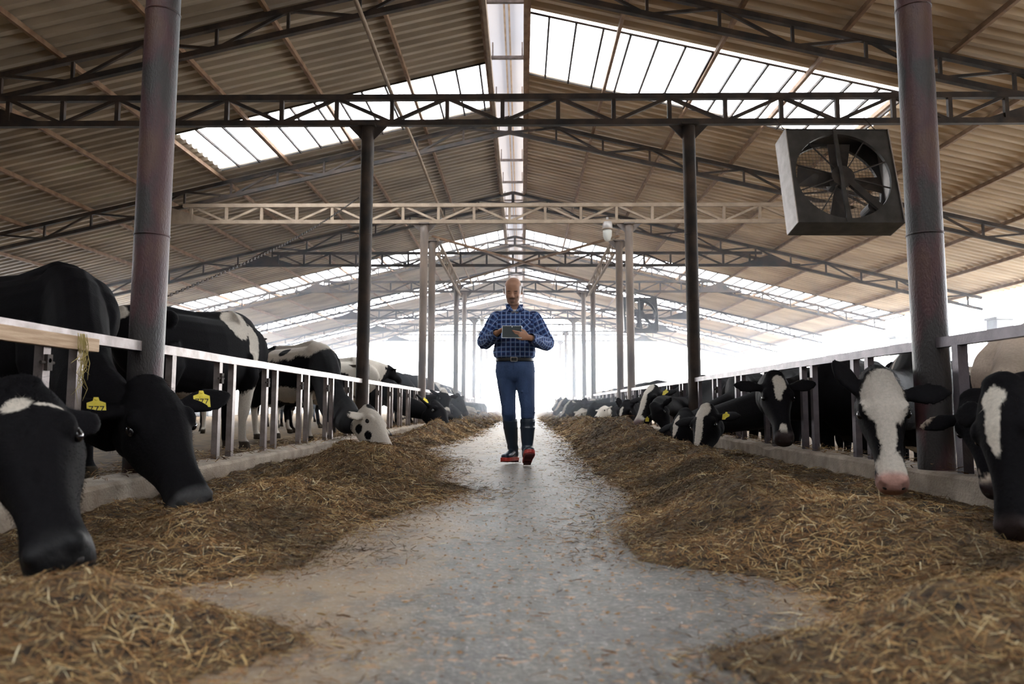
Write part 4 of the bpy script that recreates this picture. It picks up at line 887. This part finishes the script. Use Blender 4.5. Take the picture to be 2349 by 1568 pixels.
def build_man():
    # joints in the man's own frame: x to the picture's right, -y to the camera, z up
    hc = V((-.022, -.055, 1.640))                       # skull centre
    tilt = R(24); HR = Matrix.Rotation(tilt, 3, 'X')@Matrix.Rotation(R(-4), 3, 'Z')    # bowed forward
    H = lambda x, y, z: hc+HR@V((x, y, z))
    hx, hy, hz = HR@X_, HR@Y_, HR@Z_
    b = MB()
    # head: (z, rx, ry, yoff)
    pr = [(-.118,.020,.022,-.062),(-.110,.036,.036,-.052),(-.095,.054,.055,-.038),(-.070,.066,.074,-.018),(-.04,.073,.085,-.006),(-.005,.078,.094,.0),(.03,.0805,.099,.004),(.06,.0795,.100,.008),(.085,.071,.093,.010),(.108,.055,.073,.012),(.122,.032,.043,.013),(.127,.010,.012,.013)]
    b.rings([ring(H(0, yo, z), hx, hy, rx, ry, 28, 2.15) for z, rx, ry, yo in pr])
    b.rings([ring(H(0, yo, z), hx, hy, rx, ry, 12, 2) for z, rx, ry, yo in ((-.036,.017,.014,-.092),(-.028,.019,.024,-.094),(-.015,.013,.018,-.098),(.0,.0095,.013,-.093),(.020,.009,.010,-.088))])    # nose
    for s in (-1, 1):
        b.ell(H(s*.0105, -.100, -.030), (.009,.011,.008), 8, HR)
        b.ell(H(s*.032, -.080, .022), (.026,.014,.008), 10, HR)      # brow
        b.ell(H(s*.031, -.077, .004), (.016,.011,.0095), 10, HR)     # closed lid
        b.ell(H(s*.045, -.062, -.030), (.020,.018,.020), 10, HR)     # cheek
        b.rings([ring(H(s*(.078+a), .008+.35*a, z), HR@V((.3*s,1,0)).normalized(), hz, r1, r2, 12, 2) for a, z, r1, r2 in ((-.004,-.006,.014,.024),(.006,-.005,.018,.030),(.014,-.003,.018,.032),(.017,-.002,.010,.022))])
    b.ell(H(0, -.094, -.060), (.025,.011,.0065), 10, HR); b.ell(H(0, -.092, -.071), (.021,.011,.007), 10, HR); b.ell(H(0, -.082, -.100), (.020,.018,.014), 10, HR)
    # neck and body core
    nk = [(V((0,.018,1.42)), .075,.062), (V((-.005,.012,1.47)), .060,.058), (V((-.012,.0,1.52)), .056,.060), (V((-.018,-.02,1.57)), .055,.066), (V((-.020,-.035,1.61)), .050,.066)]
    b.rings([ring(c, X_, Y_, r1, r2, 20) for c, r1, r2 in nk])
    tor = [(.88,.12,.09),(.95,.155,.105),(1.05,.15,.10),(1.15,.15,.10),(1.27,.165,.105),(1.37,.17,.10),(1.42,.13,.08),(1.44,.08,.06)]
    b.rings([ring(V((0,0,z)), X_, Y_, r1, r2, 22) for z, r1, r2 in tor])
    shL, shR = V((-.185,.01,1.375)), V((.185,.01,1.375)); elL, elR = V((-.285,-.01,1.165)), V((.292,-.01,1.150)); wrL, wrR = V((-.165,-.235,1.225)), V((.135,-.345,1.168))
    for sh, el, wr in ((shL, elL, wrL), (shR, elR, wrR)): b.tube([sh, (sh+el)/2, el, (el+wr)/2, wr], [.055,.047,.042,.040,.027], 12)
    lg = {}
    hpL, knL, anL = V((-.090,.0,.90)), V((-.062,-.02,.50)), V((-.020,.16,.115))
    hpR, knR, anR = V((.085,-.01,.90)), V((.118,-.10,.50)), V((.112,-.13,.125))
    for hp, kn, an in ((hpL, knL, anL), (hpR, knR, anR)): b.tube([hp, hp*.5+kn*.5, kn, kn*.6+an*.4, an], [.085,.07,.052,.048,.036], 12)
    # hands: picture-left hand pointing onto the screen, picture-right hand under the tablet, fingers across its back
    f1 = (V((-.085,-.285,1.262))-wrL).normalized(); hand(b, wrL+f1*.01, f1, V((.15,-.1,-1)), 1, [(.25,.3,.2),(.7,.9,.5),(.9,1.0,.6),(1.0,1.0,.6)], .9)
    f2 = (V((.05,-.372,1.185))-wrR).normalized(); hand(b, wrR+f2*.01, V((-.97,.0,.20)), V((.10,.95,.25)), -1, [(.10,.15,.1),(.15,.2,.1),(.2,.2,.15),(.3,.3,.2)], .7)
    o = fuse('body', b, .0052, 3, .5, man)
    nv = len(o.data.vertices); co = np.empty(nv*3, np.float32); o.data.vertices.foreach_get('co', co); co = co.reshape(-1, 3)
    h = (co-np.array(hc))@np.array(HR)       # head frame
    skin = np.array((.52,.285,.185)); c = np.tile(skin, (nv, 1)); x, y, z = h[:,0], h[:,1], h[:,2]
    def blend(mask, col): c[:] = c*(1-mask[:,None])+np.array(col)*mask[:,None]
    sm = lambda v, a, b_: np.clip((v-a)/(b_-a), 0, 1)
    head = (co[:,2] > 1.5) & (z > -.13)
    blend((sm(-y, .01, .05)*sm(z, -.02, -.05)*head*.35), (.13,.10,.085))                       # beard shadow
    blend(np.exp(-((x/.030)**4+((z+.050)/.0085)**2))*(y < -.07)*.92, (.035,.022,.018))           # moustache
    blend(np.exp(-((x/.018)**4+((z+.084)/.011)**2))*(y < -.05)*.75, (.06,.04,.032))              # chin beard
    blend(np.exp(-(((np.abs(x)-.033)/.017)**4+((z-.024)/.0055)**2))*(y < -.06)*.95, (.02,.014,.012))   # brows
    blend(np.exp(-(((np.abs(x)-.031)/.013)**4+((z-.0015)/.0028)**2))*(y < -.06)*.85, (.05,.03,.025))   # lashes
    blend(np.exp(-((x/.018)**4+((z+.066)/.004)**2))*(y < -.08)*.7, (.33,.12,.10))                # lips
    side = sm(np.abs(x), .060, .072)*sm(z, -.02, .0)*(1-sm(z, .060, .085))+sm(y, .02, .05)*(1-sm(z,.07,.1)); blend(np.clip(side, 0, 1)*head*.75, (.05,.036,.03))
    add_color(o, 'tone', np.concatenate([c, np.ones((nv,1))], 1)); o.data.materials.append(M_SKIN)
    # ---- shirt: torso and sleeves carrying their own cloth coordinates
    sv, sf, suv = [], [], []
    def cloth(stations, n, wrinkle, vs0, seed, flat=False, usc=1.0):
        k = len(sv)
        for i, (c_, sd, up, rx, ry, e) in enumerate(stations):
            pts = ring(c_, sd, up, 1, 1, n, e); acc = vs0[i]
            for j in range(n):
                a = 2*math.pi*j/n; d = pts[j]-c_
                wv = 1+wrinkle*(nz(3*math.cos(a)+seed, 3*math.sin(a), acc*9)+.5*nz(6*math.cos(a)+seed, 6*math.sin(a), acc*22))
                p = c_+sd*(d.dot(sd)*rx*wv)+up*(d.dot(up)*ry*wv); p = p+V((0, 0, -max(0., (acc-1.425))*1.15*max(0., -d.y)*max(0., 1-abs(d.x)*1.1))) if flat else p; sv.append(p)
                ang = (a+math.pi/2) % (2*math.pi)-math.pi       # seam at the back
                suv.append((p.x if flat else ang*(rx+ry)/2*usc, acc, 0))
        for i in range(len(stations)-1):
            for j in range(n): a = k+i*n+j; b_ = k+i*n+(j+1)%n; sf.append((a, b_, b_+n, a+n))
    tz = [(.995,.150,.108),(1.005,.180,.130),(1.02,.200,.146),(1.06,.203,.152),(1.12,.198,.150),(1.18,.194,.146),(1.24,.194,.143),(1.30,.198,.138),(1.35,.200,.130),(1.39,.200,.118),(1.42,.190,.104),(1.445,.160,.090),(1.465,.115,.078),(1.485,.072,.068),(1.50,.066,.066)]
    zz = np.interp(np.linspace(0, 1, 60), np.linspace(0, 1, len(tz)), [t[0] for t in tz])
    st = []; vz = []
    for i, z_ in enumerate(zz):
        rx = np.interp(z_, [t[0] for t in tz], [t[1] for t in tz]); ry = np.interp(z_, [t[0] for t in tz], [t[2] for t in tz])
        st.append((V((-.005, .012-.012*(z_ < 1.2), z_)), X_, Y_, rx, ry, 2.35)); vz.append(z_)
    cloth(st, 96, .045, vz, 1, True)
    for sh, el, wr, s in ((shL, elL, wrL, -1), (shR, elR, wrR, 1)):
        path = [sh+V((-s*.05, 0, .020)), sh+V((0,0,.0)), (sh*.55+el*.45)+V((s*.006,0,0)), el+V((s*.012,.012,-.002)), el*.55+wr*.45+V((0,0,-.008)), wr-(wr-el).normalized()*.012]
        rr = [.060,.074,.068,.066,.060,.040]
        pts = []; rad = []; N_ = 46
        for i in range(N_):
            t = i/(N_-1)*(len(path)-1); k = min(int(t), len(path)-2); f = t-k
            p0, p1, p2, p3 = path[max(k-1,0)], path[k], path[k+1], path[min(k+2, len(path)-1)]
            pts.append(.5*((2*p1)+(p2-p0)*f+(2*p0-5*p1+4*p2-p3)*f*f+(3*p1-p0-3*p2+p3)*f**3)); rad.append(rr[k]*(1-f)+rr[k+1]*f)
        st = []; vz = []; acc = 0
        for i, p in enumerate(pts):
            d = (pts[min(i+1,N_-1)]-pts[max(i-1,0)]).normalized(); sd = d.cross(Y_).normalized(); up = sd.cross(d)
            if i: acc += (p-pts[i-1]).length
            st.append((p, sd, up, rad[i], rad[i]*1.0, 2.1)); vz.append(acc)
        cloth(st, 40, .13, vz, 4+s)
    me = bpy.data.meshes.new('checked_shirt'); me.from_pydata([tuple(v) for v in sv], [], sf); me.shade_smooth(); me.update()
    a = me.attributes.new('plaid', 'FLOAT_VECTOR', 'POINT'); a.data.foreach_set('vector', np.array(suv, np.float32).ravel())
    me.materials.append(M_PLAID); so = bpy.data.objects.new('checked_shirt', me); COL.objects.link(so); so.parent = man; so['label'] = 'blue and white checked shirt'
    sl = so.modifiers.new('s', 'SOLIDIFY'); sl.thickness = .003
    # collar flaps, placket, pocket, cuffs, buttons
    def patch(name, quad, th=.004, mt_=None, n=10, rot=0, bulge=0, par=so):
        vs, fs, uv = [], [], []; a_, b_, c_, d_ = [V(q) for q in quad]
        for i in range(n+1):
            for j in range(n+1):
                u, v = i/n, j/n; p = (a_*(1-u)+b_*u)*(1-v)+(d_*(1-u)+c_*u)*v
                p += V((0,-1,0))*bulge*math.sin(math.pi*u); vs.append(p)
                x_, z_ = p.x, p.z; uv.append((x_*math.cos(rot)+z_*math.sin(rot), -x_*math.sin(rot)+z_*math.cos(rot), 0))
        for i in range(n):
            for j in range(n): fs.append((i*(n+1)+j, (i+1)*(n+1)+j, (i+1)*(n+1)+j+1, i*(n+1)+j+1))
        me = bpy.data.meshes.new(name); me.from_pydata([tuple(v) for v in vs], [], fs); me.shade_smooth(); me.update()
        a = me.attributes.new('plaid', 'FLOAT_VECTOR', 'POINT'); a.data.foreach_set('vector', np.array(uv, np.float32).ravel()); me.materials.append(mt_ or M_PLAID)
        o = bpy.data.objects.new(name, me); COL.objects.link(o); o.parent = par; s = o.modifiers.new('s', 'SOLIDIFY'); s.thickness = th; return o
    for s in (-1, 1):
        patch('collar_flap', [(s*.010-.008,-.088,1.445),(s*.070-.008,-.070,1.438),(s*.084-.008,-.020,1.520),(s*.050-.008,-.058,1.516)], rot=.6*s, bulge=.006)
    patch('collar_stand', [(-.078,.07,1.485),(.062,.07,1.485),(.060,.062,1.525),(-.075,.062,1.525)])
    patch('placket', [(-.020,-.150,1.04),(.008,-.150,1.04),(.004,-.100,1.43),(-.018,-.100,1.43)], bulge=.0)
    patch('chest_pocket', [(.055,-.142,1.25),(.145,-.124,1.25),(.145,-.116,1.365),(.055,-.132,1.365)], rot=.75, bulge=.006)
    # tee showing at the neck
    t = MB().rings([ring(V((-.006,-.012,z)), X_, Y_, r1, r2, 20) for z, r1, r2 in ((1.43,.050,.064),(1.45,.050,.062),(1.462,.054,.066))]); t.build('undershirt', M_TEE, man, True)
    # ---- belt
    bl = MB().rings([ring(V((-.004, .002, z)), X_, Y_, .186, .138, 40, 2.35) for z in (.972,.975,.998,1.002)]); bl.build('belt', M_LEATHER, man, True)
    bk = MB()
    for p, q in (((-.040,0,-.018),(.018,0,-.018)), ((-.040,0,.018),(.018,0,.018)), ((-.040,0,-.018),(-.040,0,.018)), ((.018,0,-.018),(.018,0,.018))):
        bk.bar(V((-.0,-.143,.985))+V(p), V((-.0,-.143,.985))+V(q), .005, .005)
    bk.build('buckle', M_CHROME, man)
    # ---- jeans
    j = MB(); j.rings([ring(V((cx, .004, z)), X_, Y_, r1, r2, 30, 2.4) for z, r1, r2, cx in ((.780,.150,.095,.0),(.82,.184,.118,.0),(.88,.190,.130,-.001),(.93,.186,.130,-.002),(.97,.179,.124,-.003),(.995,.176,.122,-.004))])
    for hp, kn, an, s in ((hpL, knL, anL, -1), (hpR, knR, anR, 1)):
        pts = [hp+V((0,0,.02)), hp*.72+kn*.28, hp*.4+kn*.6, kn+V((0,0,.03)), kn+V((0,0,-.02)), kn*.88+an*.12, kn*.8+an*.2]
        rr = [.094,.094,.080,.068,.067,.065,.060]
        j.tube([pts[0]]+[p+V((.004*nz(i, s), 0, 0)) for i, p in enumerate(pts[1:])], rr, 20)
    for k in range(16):      # creases
        s = random.choice((-1, 1)); kn, hp = (knL, hpL) if s < 0 else (knR, hpR); t_ = random.uniform(-.05, .5); c_ = kn*(1-t_)+hp*t_
        r_ = .068+.02*t_; a_ = random.uniform(-2.6, -.5); p = c_+V((math.cos(a_)*r_, math.sin(a_)*r_, 0)); q = p+V((random.uniform(-.03,.03), -.004, random.uniform(-.03,.03)))
        j.tube([p, (p+q)/2+V((0,-.004,0)), q], [.004,.007,.004], 6)
    j.tube([(-.006,-.128,.985), (-.005,-.131,.90), (-.004,-.105,.82)], [.006,.007,.006], 6)
    jo = fuse('jeans', j, .0075, 3, .5, man); jo.data.materials.append(M_DENIM)
    # ---- boots
    def boot(kn, an, toe, pitch, s, name):
        bt = thing('boot', None, None) if False else None
        top = kn*.74+an*.26; f = toe.normalized(); sd = f.cross(Z_).normalized()
        # foot frame pitched up around the heel
        fx = (f*math.cos(pitch)+Z_*math.sin(pitch)).normalized(); fz = (Z_*math.cos(pitch)-f*math.sin(pitch)).normalized()
        heel = an-fx*.055-fz*.088
        F = lambda a, c, u: heel+fx*a+sd*c+fz*u
        m = MB(); sh = [top+V((0,0,.03)), top, top*.75+an*.25, top*.45+an*.55, top*.15+an*.85, an, F(.06,0,.045)]
        m.tube(sh, [.071,.069,.067,.060,.048,.050,.050], 22)
        m.rings([ring(F(a,c,u), sd, fz, w_, h_, 20, 2.5) for a, c, u, w_, h_ in ((-.01,0,.062,.028,.030),(.005,0,.062,.038,.042),(.06,0,.066,.041,.048),(.12,.0,.060,.043,.044),(.17,.0,.052,.048,.034),(.22,.0,.047,.049,.029),(.26,.0,.043,.043,.025),(.283,.0,.040,.025,.017))])
        for z_ in (0, .10): m.tube([top*(1-z_*2)+an*z_*2+V((math.cos(t)*.0705, math.sin(t)*.0705, 0)) for t in np.linspace(0, 2*math.pi, 25)], .0035, 6, False)
        for k in range(4): c_ = top*(.18-.03*k)+an*(.82+.03*k); m.tube([c_+V((math.cos(t)*.052, math.sin(t)*.052-.002, 0)) for t in np.linspace(0, 2*math.pi, 19)], .0035, 6, False)
        bo = fuse('boot', m, .0075, 2, .4, man); bo.data.materials.append(M_RUBBER)
        so_ = MB(); out = [(-.018,.022),(-.014,.034),(.01,.043),(.06,.044),(.11,.045),(.17,.052),(.22,.053),(.26,.047),(.285,.032),(.292,.012)]
        lo = [F(a, c, .0) for a, c in out]+[F(a, -c, .0) for a, c in out[::-1]]; hi = [F(a, c, .034 if a > .1 else .030) for a, c in out]+[F(a, -c, .034 if a > .1 else .030) for a, c in out[::-1]]
        so_.rings([lo, hi]); x = so_.build('sole', M_SOLE, bo); bevel(x, .004)
        tr = MB()
        for a in np.arange(.115, .275, .022): tr.bar(F(a, -.040, -.004), F(a, .040, -.004), .012, .010, fz)
        tr.bar(F(.03, -.034, -.008), F(.03, .034, -.008), .070, .018, fz)
        tr.build('tread', M_SOLED, bo)
        return bo
    boot(knL, anL, V((-.36,-.93,0)), R(2), -1, 'l'); boot(knR, anR, V((.10,-.99,0)), R(23), 1, 'r')
build_man()
# tablet held in front of the chest: back towards the camera
tc_ = V((MX-.028, MY-.338, 1.222)); tb = thing('tablet', 'small dark tablet with a pale rim held by the walking man', 'tablet', tc_); tb.rotation_euler = (R(-14), R(1), R(-3))
e = bevel(MB().box((-.091,-.003,-.060), (.091,.004,.060)).build('rim', M_TABE, tb), .002); e2 = bevel(MB().box((-.087,-.0045,-.056), (.087,-.003,.056)).build('back_cover', M_TABB, tb), .001)
MB().box((-.084,.0042,-.053), (.084,.005,.053)).build('screen', M_SCR, tb); MB().tube([(.0,-.0046,.047), (.0,-.0056,.047)], .004, 12).build('camera_lens', M_TABE, tb)
# ---------------------------------------------------------------- haze inside the barn
def haze():
    m = bpy.data.materials.new('dusty_air'); m.use_nodes = True; nt = m.node_tree; N = nt.nodes
    for n in list(N): N.remove(n)
    o = N.new('ShaderNodeOutputMaterial'); v = N.new('ShaderNodeVolumeScatter')
    v.inputs['Density'].default_value = HAZE; v.inputs['Anisotropy'].default_value = .5; v.inputs['Color'].default_value = (.78,.87,1,1)
    nt.links.new(v.outputs[0], o.inputs['Volume'])
    tag(MB().box((-15.5, 16, .25), (15.5, 75, 9)).build('haze', m), 'pale dusty haze filling the far half of the barn', 'haze', kind='stuff')
    m2 = m.copy(); m2.node_tree.nodes['Volume Scatter'].inputs['Density'].default_value = HAZE*2.2
    tag(MB().box((-15.4, 15, .26), (15.4, 74, 2.8)).build('haze', m2), 'thicker white haze low over the far end of the alley', 'haze', kind='stuff')
HAZE = .006
haze()
